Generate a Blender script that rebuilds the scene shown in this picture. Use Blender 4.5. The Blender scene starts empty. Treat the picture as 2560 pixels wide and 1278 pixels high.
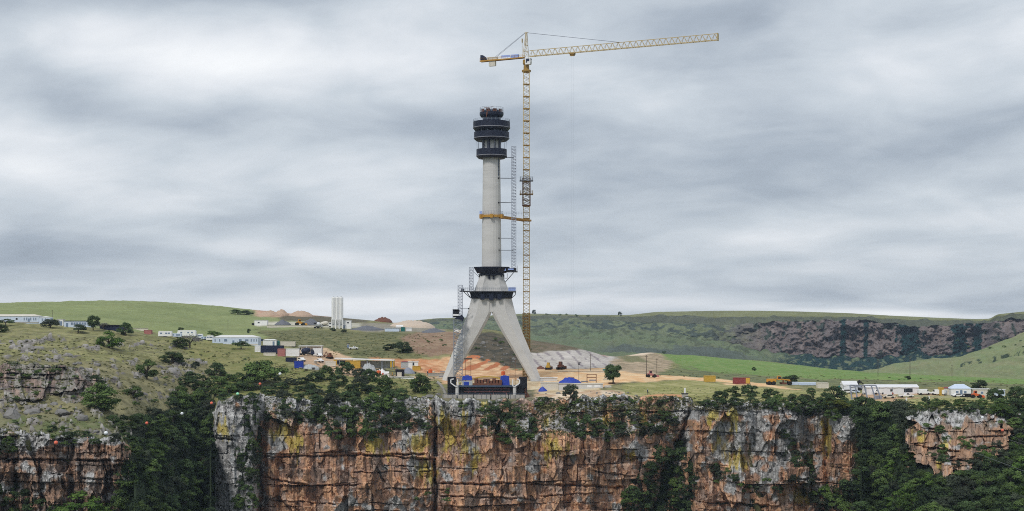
import bpy, bmesh, math, random
import numpy as np
from mathutils import Vector, Matrix
from mathutils.bvhtree import BVHTree

# ------------------------------------------------------------------ camera, sky, sun, exposure
S = bpy.context.scene
F, HX, HY, CZ = 3670.0, 1280.0, 795.0, 120.0      # focal length, horizon row (photo is 2560 wide), eye height
cam = bpy.data.cameras.new('camera'); co = bpy.data.objects.new('camera', cam); S.collection.objects.link(co)
co.location = (0, 0, CZ); co.rotation_euler = (math.radians(90), 0, 0)
cam.sensor_width = 36; cam.lens = 36*F/2560; cam.shift_y = (HY-639)/2560
cam.clip_start = 1; cam.clip_end = 30000
S.camera = co
S.view_settings.view_transform = 'Standard'; S.view_settings.look = 'None'
S.view_settings.exposure = 0.4; S.view_settings.gamma = 1.0
S.render.filter_size = 1.0; S.cycles.filter_width = 1.0; S.cycles.use_denoising = False
SUN_EL, SUN_AZ = 47, 208
sun = bpy.data.lights.new('sun', 'SUN'); sun.energy = 1.5; sun.angle = math.radians(11); sun.color = (1, .965, .91)
so = bpy.data.objects.new('sun', sun); S.collection.objects.link(so)
sv = Vector((math.sin(math.radians(SUN_AZ))*math.cos(math.radians(SUN_EL)), math.cos(math.radians(SUN_AZ))*math.cos(math.radians(SUN_EL)), math.sin(math.radians(SUN_EL))))
so.rotation_euler = sv.to_track_quat('Z', 'Y').to_euler()

def lin(*c):
    return tuple(((v/255)/12.92 if v/255 <= .04045 else ((v/255+.055)/1.055)**2.4) for v in c)

class NT:
    def __init__(s, tree): s.t = tree; s.n = tree.nodes; s.l = tree.links
    def add(s, typ, **kw):
        nd = s.n.new(typ)
        for k, v in kw.items():
            if k.startswith('i_'):
                key = k[2:]; key = int(key) if key.isdigit() else key.replace('_', ' ')
                if hasattr(v, 'is_output'): s.l.new(v, nd.inputs[key])
                else: nd.inputs[key].default_value = v
            else: setattr(nd, k, v)
        return nd
    def m(s, op, a, b=None, c=None, clamp=False):
        nd = s.n.new('ShaderNodeMath'); nd.operation = op; nd.use_clamp = clamp
        for i, v in enumerate((a, b, c)):
            if v is None: continue
            if hasattr(v, 'is_output'): s.l.new(v, nd.inputs[i])
            else: nd.inputs[i].default_value = v
        return nd.outputs[0]
    def mix(s, f, a, b, blend='MIX'):
        nd = s.n.new('ShaderNodeMix'); nd.data_type = 'RGBA'; nd.blend_type = blend
        for i, v in ((0, f), (6, a), (7, b)):
            if hasattr(v, 'is_output'): s.l.new(v, nd.inputs[i])
            else: nd.inputs[i].default_value = v if i == 0 else (*v[:3], 1)
        return nd.outputs[2]

W = bpy.data.worlds.new('World'); S.world = W; W.use_nodes = True
n = NT(W.node_tree); n.n.clear()
sky = n.add('ShaderNodeTexSky', sky_type='NISHITA', sun_disc=False, sun_elevation=math.radians(SUN_EL), sun_rotation=math.radians(SUN_AZ))
tc = n.add('ShaderNodeTexCoord'); sp = n.add('ShaderNodeSeparateXYZ', i_0=tc.outputs['Generated'])
sx, sy, sz = sp.outputs
yy = n.m('MAXIMUM', n.m('ABSOLUTE', sy), .12)
az = n.m('DIVIDE', sx, yy); el = n.m('DIVIDE', sz, yy)      # tangents of azimuth and elevation
def blob(cx, cy, wx, wy, amp, rot=0.0):
    """soft bright or dark patch of cloud, in photo rows turned into sky angles"""
    a0, e0 = (cx-HX)/F, (HY-cy)/F
    da = n.m('SUBTRACT', az, a0); de = n.m('SUBTRACT', el, e0)
    de = n.m('MULTIPLY_ADD', da, rot, de)
    q = n.m('ADD', n.m('POWER', n.m('DIVIDE', da, wx/F), 2.0), n.m('POWER', n.m('DIVIDE', de, wy/F), 2.0))
    return n.m('MULTIPLY', n.m('EXPONENT', n.m('MULTIPLY', q, -1.0)), amp)
elr = n.m('SQRT', n.m('MAXIMUM', n.m('ADD', el, .012), .001))    # cloud rows crowd together towards the horizon
def cloudnoise(ax, ez, tilt, seed, detail, rough, dist):
    cb = n.add('ShaderNodeCombineXYZ', i_0=n.m('MULTIPLY', az, ax), i_1=n.m('MULTIPLY_ADD', az, tilt, n.m('MULTIPLY', elr, ez)), i_2=seed)
    nz = n.add('ShaderNodeTexNoise', noise_dimensions='3D', i_Vector=cb.outputs[0], i_Scale=1.0, i_Detail=detail, i_Roughness=rough, i_Distortion=dist)
    return nz.outputs[0]
big = cloudnoise(4.2, 9.5, -.5, 3.1, 3, .5, .25)
mid = cloudnoise(10.0, 22.0, -1.4, 5.2, 5, .52, .4)
fine = cloudnoise(22.0, 52.0, -2.0, 1.3, 7, .62, .3)
v = n.m('MULTIPLY_ADD', n.m('SUBTRACT', big, .5), .85, .53)
v = n.m('MULTIPLY_ADD', n.m('SUBTRACT', mid, .5), .62, v)
v = n.m('MULTIPLY_ADD', n.m('SUBTRACT', fine, .5), .16, v)
for b in [
        (480, 150, 420, 100, .36, .1), (150, 430, 330, 110, .32, .15), (900, 150, 260, 60, .10, 0), (1480, 230, 260, 90, .06, 0),
        (300, -10, 900, 60, -.22, 0), (1850, 30, 700, 80, -.20, 0), (1000, 320, 420, 60, -.20, .1), (420, 300, 300, 40, -.12, .1),
        (1750, 420, 420, 90, -.20, -.1), (2350, 430, 300, 90, -.12, 0), (2500, 150, 260, 120, .16, 0), (1600, 560, 420, 40, .12, .1),
        (150, 620, 400, 40, -.16, .0), (800, 640, 420, 28, .34, .1), (900, 560, 300, 40, -.08, 0), (700, 760, 1200, 26, .26, .0), (2250, 785, 260, 12, .5, .03),
        (1900, 690, 700, 40, .06, 0), (2350, 600, 420, 25, -.1, .08)]:
    v = n.m('ADD', v, blob(*b))
ramp = n.add('ShaderNodeValToRGB', i_0=v); cr = ramp.color_ramp
cr.elements[0].position = 0.0; cr.elements[0].color = (*lin(138, 148, 161), 1)
cr.elements[1].position = 1.0; cr.elements[1].color = (*lin(246, 248, 250), 1)
for p_, c_ in ((.3, (168, 178, 190)), (.55, (200, 208, 216)), (.78, (227, 231, 236))):
    e_ = cr.elements.new(p_); e_.color = (*lin(*c_), 1)
cl = n.add('ShaderNodeVectorMath', operation='SCALE', i_0=ramp.outputs[0]); cl.inputs['Scale'].default_value = 8.1
col = n.mix(.965, sky.outputs[0], cl.outputs[0])            # the overcast deck lets a trace of the clear sky through
bg = n.add('ShaderNodeBackground', i_Color=col, i_Strength=.1)
wo = n.add('ShaderNodeOutputWorld', i_Surface=bg.outputs[0])

# ------------------------------------------------------------------ helpers
rnd = random.Random(7)
def P(px, py, d): return Vector(((px-HX)/F*d, d, CZ-(py-HY)/F*d))
def _h(ix, iy, seed):
    a = (ix.astype(np.int64)*374761393 + iy.astype(np.int64)*668265263 + int(seed)*1274126177) & 0xffffffff
    a = ((a ^ (a >> 13))*1274126177) & 0xffffffff
    a = ((a ^ (a >> 16))*2246822519) & 0xffffffff
    return ((a ^ (a >> 15)) & 0xffffff)/float(0x1000000)
def vn(x, y, seed=0):
    x, y = np.broadcast_arrays(np.asarray(x, float), np.asarray(y, float))
    ix, iy = np.floor(x), np.floor(y); fx, fy = x-ix, y-iy
    fx = fx*fx*(3-2*fx); fy = fy*fy*(3-2*fy)
    a, b, c, d = _h(ix, iy, seed), _h(ix+1, iy, seed), _h(ix, iy+1, seed), _h(ix+1, iy+1, seed)
    return (a*(1-fx)+b*fx)*(1-fy)+(c*(1-fx)+d*fx)*fy
def fbm(x, y, o=4, seed=0, gain=.5):
    s = 0; a = 1; t = 0
    for i in range(o):
        s = s+a*vn(np.asarray(x)*2**i+i*7.3, np.asarray(y)*2**i-i*3.1, seed+i*17); t += a; a *= gain
    return s/t
def sstep(a, b, x): t = np.clip((x-a)/(b-a), 0, 1); return t*t*(3-2*t)
def cell2(x, y, seed):
    """voronoi: distance to the cell border and a random value per cell"""
    ix, iy = np.floor(x), np.floor(y); d1 = np.full(np.shape(x), 9.); d2 = d1.copy(); cid = np.zeros(np.shape(x))
    for i in (-1, 0, 1):
        for j in (-1, 0, 1):
            cx, cy = ix+i, iy+j
            dx = cx+_h(cx, cy, seed)-x; dy = cy+_h(cx, cy, seed+5)-y
            q = np.hypot(dx, dy); r = _h(cx, cy, seed+9)
            near = q < d1
            d2 = np.where(near, d1, np.minimum(d2, q)); cid = np.where(near, r, cid); d1 = np.where(near, q, d1)
    return d2-d1, cid
def facet(x, y, seed):
    """voronoi cells, each a flat randomly tilted face: sharp fracture steps between them"""
    ix, iy = np.floor(x), np.floor(y); d1 = np.full(np.shape(x), 9.); val = np.zeros(np.shape(x)); d2 = d1.copy()
    for i in (-1, 0, 1):
        for j in (-1, 0, 1):
            cx, cy = ix+i, iy+j; dx = cx+_h(cx, cy, seed)-x; dy = cy+_h(cx, cy, seed+5)-y
            q = np.maximum(np.abs(dx)*1.1, np.abs(dy))+.25*np.hypot(dx, dy); near = q < d1
            v_ = (_h(cx, cy, seed+9)-.5)+(_h(cx, cy, seed+11)-.5)*dx*.9+(_h(cx, cy, seed+13)-.35)*dy*.9
            d2 = np.where(near, d1, np.minimum(d2, q)); val = np.where(near, v_, val); d1 = np.where(near, q, d1)
    return val, d2-d1
def inpoly(poly, X, Y):
    r = np.zeros(X.shape, bool); k = len(poly); j = k-1
    for i in range(k):
        xi, yi = poly[i]; xj, yj = poly[j]
        if yi != yj:
            r ^= ((yi > Y) != (yj > Y)) & (X < (xj-xi)*(Y-yi)/(yj-yi)+xi)
        j = i
    return r
def gmesh(name, V, nu, nv, colr=None):
    """grid mesh from an array of vertices (nu rows of nv)"""
    i = np.arange(nu-1)[:, None]*nv+np.arange(nv-1)[None, :]
    Fq = np.stack([i, i+1, i+nv+1, i+nv], -1).reshape(-1, 4)
    return nmesh(name, V.reshape(-1, 3), Fq, colr)
def nmesh(name, V, Fq, colr=None, smooth=True):
    me = bpy.data.meshes.new(name); k = Fq.shape[1]
    me.vertices.add(len(V)); me.vertices.foreach_set('co', np.asarray(V, np.float32).ravel())
    me.loops.add(Fq.size); me.loops.foreach_set('vertex_index', Fq.astype(np.int32).ravel())
    me.polygons.add(len(Fq)); me.polygons.foreach_set('loop_start', np.arange(0, Fq.size, k, dtype=np.int32))
    me.polygons.foreach_set('use_smooth', np.full(len(Fq), smooth))
    if colr is not None:
        at = me.color_attributes.new('tint', 'FLOAT_COLOR', 'POINT')
        c = np.ones((len(V), 4), np.float32); c[:, :3] = colr.reshape(-1, 3); at.data.foreach_set('color', c.ravel())
    me.update(calc_edges=True); me.validate()
    return me
def link(name, me, parent=None, **props):
    o = bpy.data.objects.new(name, me); S.collection.objects.link(o)
    if parent is not None: o.parent = parent
    for k, v_ in props.items(): o[k] = v_
    return o
def root(name, label, cat, loc, rz=0.0, group=None):
    o = link(name, None, label=label, category=cat); o.location = loc; o.rotation_euler = (0, 0, rz); o.empty_display_size = .5
    if group: o['group'] = group
    return o
def tag(o, label, cat, group=None):
    o['label'] = label; o['category'] = cat
    if group: o['group'] = group
    return o
def duptree(r, loc, rz=0.0, scale=1.0, label=None, group=None):
    c = r.copy(); S.collection.objects.link(c); c.location = loc; c.rotation_euler = (0, 0, rz); c.scale = (scale,)*3
    if label: c['label'] = label
    if group: c['group'] = group
    for ch in list(r.children):
        k = ch.copy(); S.collection.objects.link(k); k.parent = c
        for g in list(ch.children):
            q = g.copy(); S.collection.objects.link(q); q.parent = k
    return c
class MB:
    """collects boxes, bars, tubes and prisms and links them as one mesh object"""
    def __init__(s): s.v = []; s.f = []
    def _add(s, vs, fs):
        b = len(s.v); s.v += [tuple(q) for q in vs]; s.f += [tuple(b+i for i in q) for q in fs]; return s
    def box(s, c, sz, rz=0.0, taper=1.0):
        x, y, z = sz[0]/2, sz[1]/2, sz[2]/2; ca, sa = math.cos(rz), math.sin(rz); vs = []
        for k in (-1, 1):
            t = taper if k > 0 else 1
            for a, b in ((-1, -1), (1, -1), (1, 1), (-1, 1)):
                X, Y = a*x*t, b*y*t
                vs.append((c[0]+X*ca-Y*sa, c[1]+X*sa+Y*ca, c[2]+k*z))
        return s._add(vs, [(3, 2, 1, 0), (4, 5, 6, 7), (0, 1, 5, 4), (1, 2, 6, 5), (2, 3, 7, 6), (3, 0, 4, 7)])
    def tube(s, p0, p1, r0, r1=None, k=4, cap=True):
        r1 = r0 if r1 is None else r1
        p0, p1 = Vector(p0), Vector(p1); ax = (p1-p0)
        if ax.length < 1e-6: return s
        ax.normalize(); u = ax.cross(Vector((0, 0, 1)) if abs(ax.z) < .95 else Vector((1, 0, 0))).normalized(); w = ax.cross(u)
        vs = []
        for p, r in ((p0, r0), (p1, r1)):
            for i in range(k):
                a = 2*math.pi*(i+.5)/k
                vs.append(p+(u*math.cos(a)+w*math.sin(a))*r)
        fs = [(i, (i+1) % k, k+(i+1) % k, k+i) for i in range(k)]
        if cap: fs += [tuple(range(k-1, -1, -1)), tuple(range(k, 2*k))]
        return s._add(vs, fs)
    def lathe(s, prof, k=24, c=(0, 0, 0), cap=True, a0=0.0):
        vs = []
        for r, z in prof:
            for i in range(k):
                a = a0+2*math.pi*i/k; vs.append((c[0]+r*math.cos(a), c[1]+r*math.sin(a), c[2]+z))
        fs = []
        for j in range(len(prof)-1):
            for i in range(k):
                fs.append((j*k+i, j*k+(i+1) % k, (j+1)*k+(i+1) % k, (j+1)*k+i))
        if cap: fs += [tuple(range(k-1, -1, -1)), tuple(range((len(prof)-1)*k, len(prof)*k))]
        return s._add(vs, fs)
    def prism(s, poly, y0, y1, plane='xz'):
        k = len(poly); vs = []
        for y in (y0, y1):
            for a, b in poly: vs.append((a, y, b) if plane == 'xz' else (y, a, b) if plane == 'yz' else (a, b, y))
        return s._add(vs, [tuple(range(k)), tuple(range(2*k-1, k-1, -1))]+[(i, k+i, k+(i+1) % k, (i+1) % k) for i in range(k)])
    def loft(s, rings):
        k = len(rings[0]); vs = [q for r in rings for q in r]; fs = []
        for j in range(len(rings)-1):
            for i in range(k): fs.append((j*k+i, j*k+(i+1) % k, (j+1)*k+(i+1) % k, (j+1)*k+i))
        fs += [tuple(range(k-1, -1, -1)), tuple(range((len(rings)-1)*k, len(rings)*k))]
        return s._add(vs, fs)
    def truss(s, p0, p1, w, hgt, npan, r, diag=None, up=(0, 0, 1), tri=False):
        """lattice girder between two points: chords, posts and zigzag diagonals"""
        p0, p1 = Vector(p0), Vector(p1); ax = (p1-p0).normalized(); up = Vector(up)
        sd = ax.cross(up).normalized(); up = sd.cross(ax).normalized(); diag = diag or r*.7
        if tri: corners = [sd*(w/2), sd*(-w/2), up*hgt]
        else: corners = [sd*(w/2)-up*(hgt/2), sd*(-w/2)-up*(hgt/2), sd*(-w/2)+up*(hgt/2), sd*(w/2)+up*(hgt/2)]
        for c in corners: s.tube(p0+c, p1+c, r)
        k = len(corners)
        for j in range(npan+1):
            a = p0.lerp(p1, j/npan)
            for i in range(k):
                s.tube(a+corners[i], a+corners[(i+1) % k], diag, cap=False)
            if j < npan:
                b = p0.lerp(p1, (j+1)/npan); m_ = p0.lerp(p1, (j+.5)/npan)
                for i in range(k):
                    c0, c1 = corners[i], corners[(i+1) % k]
                    s.tube(a+c0, m_+c1, diag, cap=False); s.tube(m_+c1, b+c0, diag, cap=False)
        return s
    def build(s, name, mat, parent=None, smooth=False, bevel=0.0, **props):
        me = bpy.data.meshes.new(name); me.from_pydata(s.v, [], s.f); me.materials.append(mat); me.validate()
        b = bmesh.new(); b.from_mesh(me); bmesh.ops.recalc_face_normals(b, faces=b.faces)
        if bevel: bmesh.ops.bevel(b, geom=b.edges[:], offset=bevel, segments=2, affect='EDGES', clamp_overlap=True)
        b.to_mesh(me); b.free()
        if smooth:
            for q in me.polygons: q.use_smooth = True
        return link(name, me, parent, **props)

# ------------------------------------------------------------------ materials
def mat(name, c, rough=.8, var=.18, scale=1.2, metal=0.0, bump=0.0, stain=0.0, stretch=None, spec=.3):
    m_ = bpy.data.materials.new(name); m_.use_nodes = True; t = NT(m_.node_tree); b = t.n['Principled BSDF']
    tcn = t.add('ShaderNodeTexCoord'); vec = tcn.outputs['Object']
    if stretch: vec = t.add('ShaderNodeMapping', i_Vector=vec, i_Scale=stretch).outputs[0]
    nz = t.add('ShaderNodeTexNoise', i_Vector=vec, i_Scale=scale, i_Detail=6, i_Roughness=.6)
    f = t.m('MULTIPLY_ADD', t.m('SUBTRACT', nz.outputs[0], .5), var*4, 1.0)
    cc = t.add('ShaderNodeVectorMath', operation='SCALE', i_0=tuple(c)); t.l.new(f, cc.inputs['Scale'])
    out = cc.outputs[0]
    if stain:
        n2 = t.add('ShaderNodeTexNoise', i_Vector=vec, i_Scale=scale*.35, i_Detail=8, i_Roughness=.7)
        mr = t.m('MULTIPLY', t.m('SUBTRACT', n2.outputs[0], .5), 5, clamp=True)
        out = t.mix(t.m('MULTIPLY', mr, stain), out, tuple(x*.35 for x in c))
    t.l.new(out, b.inputs['Base Color']); b.inputs['Roughness'].default_value = rough; b.inputs['Metallic'].default_value = metal
    b.inputs['Specular IOR Level'].default_value = spec
    if bump:
        bp = t.add('ShaderNodeBump', i_Height=nz.outputs[0], i_Strength=bump, i_Distance=.1); t.l.new(bp.outputs[0], b.inputs['Normal'])
    return m_
def tintmat(name, var=.3, scale=.6, fine=3.0, bump=.6, dist=.4, rough=.95, stretch=(1, 1, 1)):
    """vertex tint broken up by two sizes of noise; for ground and rock"""
    m_ = bpy.data.materials.new(name); m_.use_nodes = True; t = NT(m_.node_tree); b = t.n['Principled BSDF']
    a = t.add('ShaderNodeAttribute', attribute_name='tint')
    tcn = t.add('ShaderNodeTexCoord'); mp = t.add('ShaderNodeMapping', i_Vector=tcn.outputs['Object'], i_Scale=stretch)
    n1 = t.add('ShaderNodeTexNoise', i_Vector=mp.outputs[0], i_Scale=scale, i_Detail=8, i_Roughness=.65)
    n2 = t.add('ShaderNodeTexNoise', i_Vector=mp.outputs[0], i_Scale=fine, i_Detail=5, i_Roughness=.7)
    f = t.m('MULTIPLY_ADD', t.m('SUBTRACT', n1.outputs[0], .5), var*3, 1.0)
    f = t.m('MULTIPLY_ADD', t.m('SUBTRACT', n2.outputs[0], .5), var*2.6, f)
    cc = t.add('ShaderNodeVectorMath', operation='SCALE', i_0=a.outputs['Color']); t.l.new(t.m('MAXIMUM', f, .15), cc.inputs['Scale'])
    t.l.new(cc.outputs[0], b.inputs['Base Color']); b.inputs['Roughness'].default_value = rough; b.inputs['Specular IOR Level'].default_value = .15
    hh = t.m('ADD', n1.outputs[0], t.m('MULTIPLY', n2.outputs[0], .35))
    bp = t.add('ShaderNodeBump', i_Height=hh, i_Strength=bump, i_Distance=dist); t.l.new(bp.outputs[0], b.inputs['Normal'])
    return m_
def leafmat(name, c, light, trans=.25):
    m_ = bpy.data.materials.new(name); m_.use_nodes = True; t = NT(m_.node_tree); b = t.n['Principled BSDF']
    a = t.add('ShaderNodeAttribute', attribute_name='tint'); oi = t.add('ShaderNodeObjectInfo')
    k = t.m('MULTIPLY_ADD', oi.outputs['Random'], .8, .6)
    base = t.mix(a.outputs['Fac'], c, light)
    cc = t.add('ShaderNodeVectorMath', operation='SCALE', i_0=base); t.l.new(k, cc.inputs['Scale'])
    t.l.new(cc.outputs[0], b.inputs['Base Color']); b.inputs['Roughness'].default_value = .7; b.inputs['Specular IOR Level'].default_value = .2
    tr = t.add('ShaderNodeBsdfTranslucent', i_Color=cc.outputs[0]); mx = t.add('ShaderNodeMixShader', i_0=trans, i_1=b.outputs[0], i_2=tr.outputs[0])
    t.l.new(mx.outputs[0], t.n['Material Output'].inputs['Surface'])
    return m_
M = dict(
    ground=tintmat('ground', .30, .25, 1.9, .5, .5), rock=tintmat('cliff rock', .22, .5, 2.6, .7, .35, stretch=(1, 1, .6)), far=tintmat('far hill', .25, .02, .11, .7, 6),
    conc=mat('concrete', (.56, .55, .535), .9, .06, .3, bump=.15, stain=.18, stretch=(.5, .5, 2.2)), conc2=mat('rough concrete', (.38, .365, .34), .9, .14, .9, bump=.3, stain=.3),
    form=mat('navy formwork', (.008, .012, .030), .5, .3, 2), net=mat('blue grey net', (.05, .075, .12), .8, .25, 2), strip=mat('grey toe board', (.3, .3, .33), .6, .1),
    black=mat('black steel', (.012, .012, .016), .5, .2), rail=mat('galvanised rail', (.22, .25, .3), .5, .1, metal=.2), blue=mat('blue panel', (.02, .05, .35), .5, .15), bluel=mat('pale blue panel', (.3, .4, .75), .6, .2, 4),
    crane=mat('weathered crane yellow', (.52, .40, .19), .6, .16, 1.5), craned=mat('dark crane yellow', (.33, .2, .05), .6, .2, 1.5), amber=mat('amber steel', (.45, .24, .04), .6, .2, 1.5), hoist=mat('hoist steel', (.24, .26, .32), .5, .15, 2), white=mat('white paint', (.78, .78, .78), .5, .06, 1.2, stain=.12), cream=mat('cream wall', (.62, .58, .5), .8, .1, 1.0, stain=.2),
    pale=mat('pale blue wall', (.55, .63, .76), .7, .06, .8, stain=.12), roofw=mat('pale roof', (.66, .66, .64), .6, .08, .8, stain=.2), tent=mat('tent fabric', (.7, .7, .72), .8, .05, .7), yellow=mat('yellow container', (.52, .33, .05), .6, .16, 1.2, stain=.3), red=mat('dark red container', (.22, .045, .045), .6, .16, 1.2, stain=.3), pink=mat('faded red container', (.4, .16, .15), .7, .15, 1.2), navy=mat('navy container', (.012, .018, .05), .55, .25, 1.2), teal=mat('teal tank', (.01, .14, .13), .5, .15),
    glass=mat('dark glass', (.02, .025, .035), .15, .1, spec=.6), glassb=mat('blue glass', (.16, .22, .32), .2, .1, spec=.5), tyre=mat('tyre rubber', (.015, .015, .015), .9, .2), orange=mat('orange plastic', (.62, .13, .04), .6, .12), machine=mat('machine yellow', (.55, .27, .03), .5, .18, 1.5, stain=.3), rust=mat('rusty steel', (.15, .06, .035), .8, .25, 2), wood=mat('weathered pole', (.1, .08, .065), .9, .2, 2), grav=mat('grey gravel', (.14, .145, .165), .95, .3, 1.6, bump=.8), sandp=mat('pale sand bank', (.55, .45, .36), .95, .15, .9, bump=.8), sand=mat('pale spoil', (.46, .33, .24), .95, .2, .9, bump=.8), bark=mat('bark', (.07, .055, .04), .95, .3, 3), boulder=mat('grey boulder', (.2, .192, .182), .95, .32, .8, bump=.9, stain=.5),
    skin=mat('skin', (.16, .08, .05), .6, .05), hivis=mat('lime vest', (.5, .6, .1), .7, .1), cloth=mat('dark work clothes', (.03, .04, .08), .8, .1), geo=mat('pale slope sheet', (.5, .48, .49), .8, .1, .3, stain=.2), cable=mat('steel cable', (.12, .13, .13), .5, .1), ballw=mat('white marker', (.75, .78, .8), .4, .05), ballr=mat('red orange marker', (.75, .16, .09), .4, .05), ballg=mat('pale green marker', (.35, .8, .5), .4, .05), junk=mat('grey sheeting', (.4, .42, .43), .7, .35, 2),
    leafd=leafmat('dark leaves', (.010, .022, .009), (.105, .165, .06)), leafu=leafmat('shaded undergrowth leaves', (.006, .013, .006), (.045, .075, .03)), leafm=leafmat('green leaves', (.016, .036, .010), (.165, .245, .07)), leafb=leafmat('bright leaves', (.03, .07, .012), (.15, .24, .05)), leafo=leafmat('grey green leaves', (.03, .042, .028), (.085, .105, .06)), leafy=leafmat('yellow green leaves', (.08, .10, .015), (.22, .24, .04)), twig=leafmat('bare grey twigs', (.09, .085, .085), (.2, .19, .19), .1), grass=leafmat('grass tufts', (.085, .092, .04), (.24, .235, .11), .3))  # undergrowth leaves carry the shade between crowns in their darker colour
# ------------------------------------------------------------------ terrain: plateau, left hillside and both ravines in one sheet
COLS = [
 (-260, [(372,1180),(388,1135),(400,1085),(430,1010),(455,960),(462,922),(475,912),(500,885),(560,845),(640,812),(700,800),(800,787),(1000,769),(1150,760),(1330,762)]),
 (0,    [(372,1180),(388,1135),(400,1085),(430,1010),(455,955),(462,924),(475,912),(500,885),(560,845),(640,812),(700,800),(800,787),(1000,769),(1150,758),(1330,762)]),
 (250,  [(372,1180),(388,1125),(400,1078),(430,1012),(455,975),(480,938),(520,897),(560,868),(640,828),(700,814),(800,797),(1000,770),(1150,752),(1330,757)]),
 (330,  [(372,1250),(392,1170),(415,1100),(442,1035),(470,985),(500,945),(540,905),(580,880),(640,840),(700,824),(800,806),(1000,773),(1150,752),(1330,757)]),
 (430,  [(372,1420),(420,1260),(450,1160),(475,1080),(493,1020),(512,975),(540,937),(580,897),(640,855),(700,838),(800,817),(1000,779),(1150,757),(1330,762)]),
 (515,  [(372,1620),(440,1440),(470,1330),(495,1200),(510,1110),(525,1030),(545,958),(580,917),(620,888),(660,868),(720,848),(800,831),(1000,791),(1150,763),(1330,768)]),
 (545,  [(372,1005),(512,998),(540,957),(580,918),(620,889),(660,868),(720,848),(800,831),(1000,792),(1150,765),(1330,770)]),
 (640,  [(372,1003),(512,996),(540,962),(580,923),(620,895),(660,873),(720,851),(800,831),(900,815),(1000,797),(1150,775),(1330,779)]),
 (760,  [(372,1005),(512,1000),(540,970),(570,940),(600,914),(630,898),(680,878),(740,851),(850,822),(950,805),(1100,786),(1330,792)]),
 (860,  [(372,1010),(512,1004),(540,973),(570,949),(600,929),(650,900),(700,876),(760,850),(850,823),(950,807),(1100,795),(1330,800)]),
 (1000, [(372,1012),(512,1005),(540,975),(570,953),(600,940),(640,928),(660,906),(700,876),(760,846),(850,825),(950,815),(1100,808),(1330,818)]),
 (1100, [(372,1014),(512,1008),(560,968),(600,945),(640,932),(662,915),(690,881),(740,851),(800,832),(900,822),(1000,823),(1330,860)]),
 (1230, [(372,1016),(512,1010),(560,978),(590,953),(640,932),(665,919),(690,887),(740,847),(800,826),(850,822),(1000,845),(1330,890)]),
 (1330, [(372,1012),(512,1006),(560,973),(590,953),(640,929),(670,920),(690,901),(720,879),(760,860),(800,851),(850,851),(950,872),(1330,910)]),
 (1420, [(372,1010),(512,1002),(560,970),(590,952),(640,927),(680,917),(720,886),(760,866),(800,863),(850,869),(950,892),(1330,920)]),
 (1520, [(372,1010),(512,1002),(560,968),(590,949),(640,930),(700,916),(740,906),(780,896),(800,891),(850,896),(950,916),(1330,935)]),
 (1620, [(372,1012),(512,1004),(560,973),(600,947),(650,933),(720,911),(780,893),(830,883),(880,879),(950,891),(1100,921),(1330,950)]),
 (1720, [(372,1020),(512,1008),(540,988),(570,972),(600,958),(650,943),(720,926),(800,908),(880,891),(950,886),(1100,911),(1330,955)]),
 (1900, [(372,1030),(500,1016),(520,1002),(560,977),(600,963),(650,951),(720,938),(800,926),(900,908),(1000,901),(1150,918),(1330,960)]),
 (2100, [(372,1035),(495,1020),(520,1004),(560,986),(600,969),(650,956),(720,946),(800,936),(900,927),(1000,925),(1150,932),(1330,965)]),
 (2138, [(372,1037),(495,1022),(520,1004),(560,986),(600,969),(650,956),(720,946),(800,937),(900,928),(1000,927),(1150,934),(1330,965)]),
 (2165, [(372,1480),(430,1320),(465,1190),(480,1100),(491,1030),(505,1003),(540,987),(600,968),(650,957),(720,948),(800,939),(900,932),(1000,931),(1150,938),(1330,965)]),
 (2300, [(372,1290),(400,1215),(430,1140),(455,1060),(475,1022),(500,1003),(540,986),(600,968),(650,957),(720,949),(800,942),(900,937),(1000,939),(1150,944),(1330,968)]),
 (2560, [(372,1270),(400,1200),(430,1130),(460,1055),(480,1022),(500,1006),(540,988),(600,971),(700,956),(800,951),(900,949),(1000,952),(1150,957),(1330,970)]),
 (2860, [(372,1270),(400,1200),(430,1130),(460,1055),(480,1022),(500,1006),(540,988),(600,971),(700,956),(800,951),(900,949),(1000,952),(1150,957),(1330,970)])]
GX = np.arange(-640, 3241, 4.0)
GD = np.concatenate([np.arange(300, 372, 2.4), np.arange(372, 560, .9), np.arange(560, 760, 1.1), np.arange(760, 1331, 5.0)])
for c in COLS: c[1].insert(0, (298, c[1][0][1]+(372-298)*2.6))     # the slopes run on down into the gorge
cx = np.array([c[0] for c in COLS], float)
prof = np.stack([np.interp(GD, [q[0] for q in c[1]], [q[1] for q in c[1]]) for c in COLS])        # keys x depth
YG = np.stack([np.interp(GX, cx, prof[:, j]) for j in range(len(GD))], 1)                          # x by depth: photo row of the ground
def smooth1(A, k, ax):
    w = np.hanning(k+2)[1:-1]; w /= w.sum(); p = k//2
    pad = [(0, 0), (0, 0)]; pad[ax] = (p, p); B = np.pad(A, pad, mode='edge')
    return sum(w[i]*np.take(B, np.arange(i, i+A.shape[ax]), ax) for i in range(k))
sm = smooth1(smooth1(YG, 9, 1), 21, 0)
edge = np.minimum(np.abs(GX-530), np.abs(GX-2151))
k_ = sstep(15, 60, edge)[:, None]; YG = sm*k_+smooth1(YG, 9, 1)*(1-k_)

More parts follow.
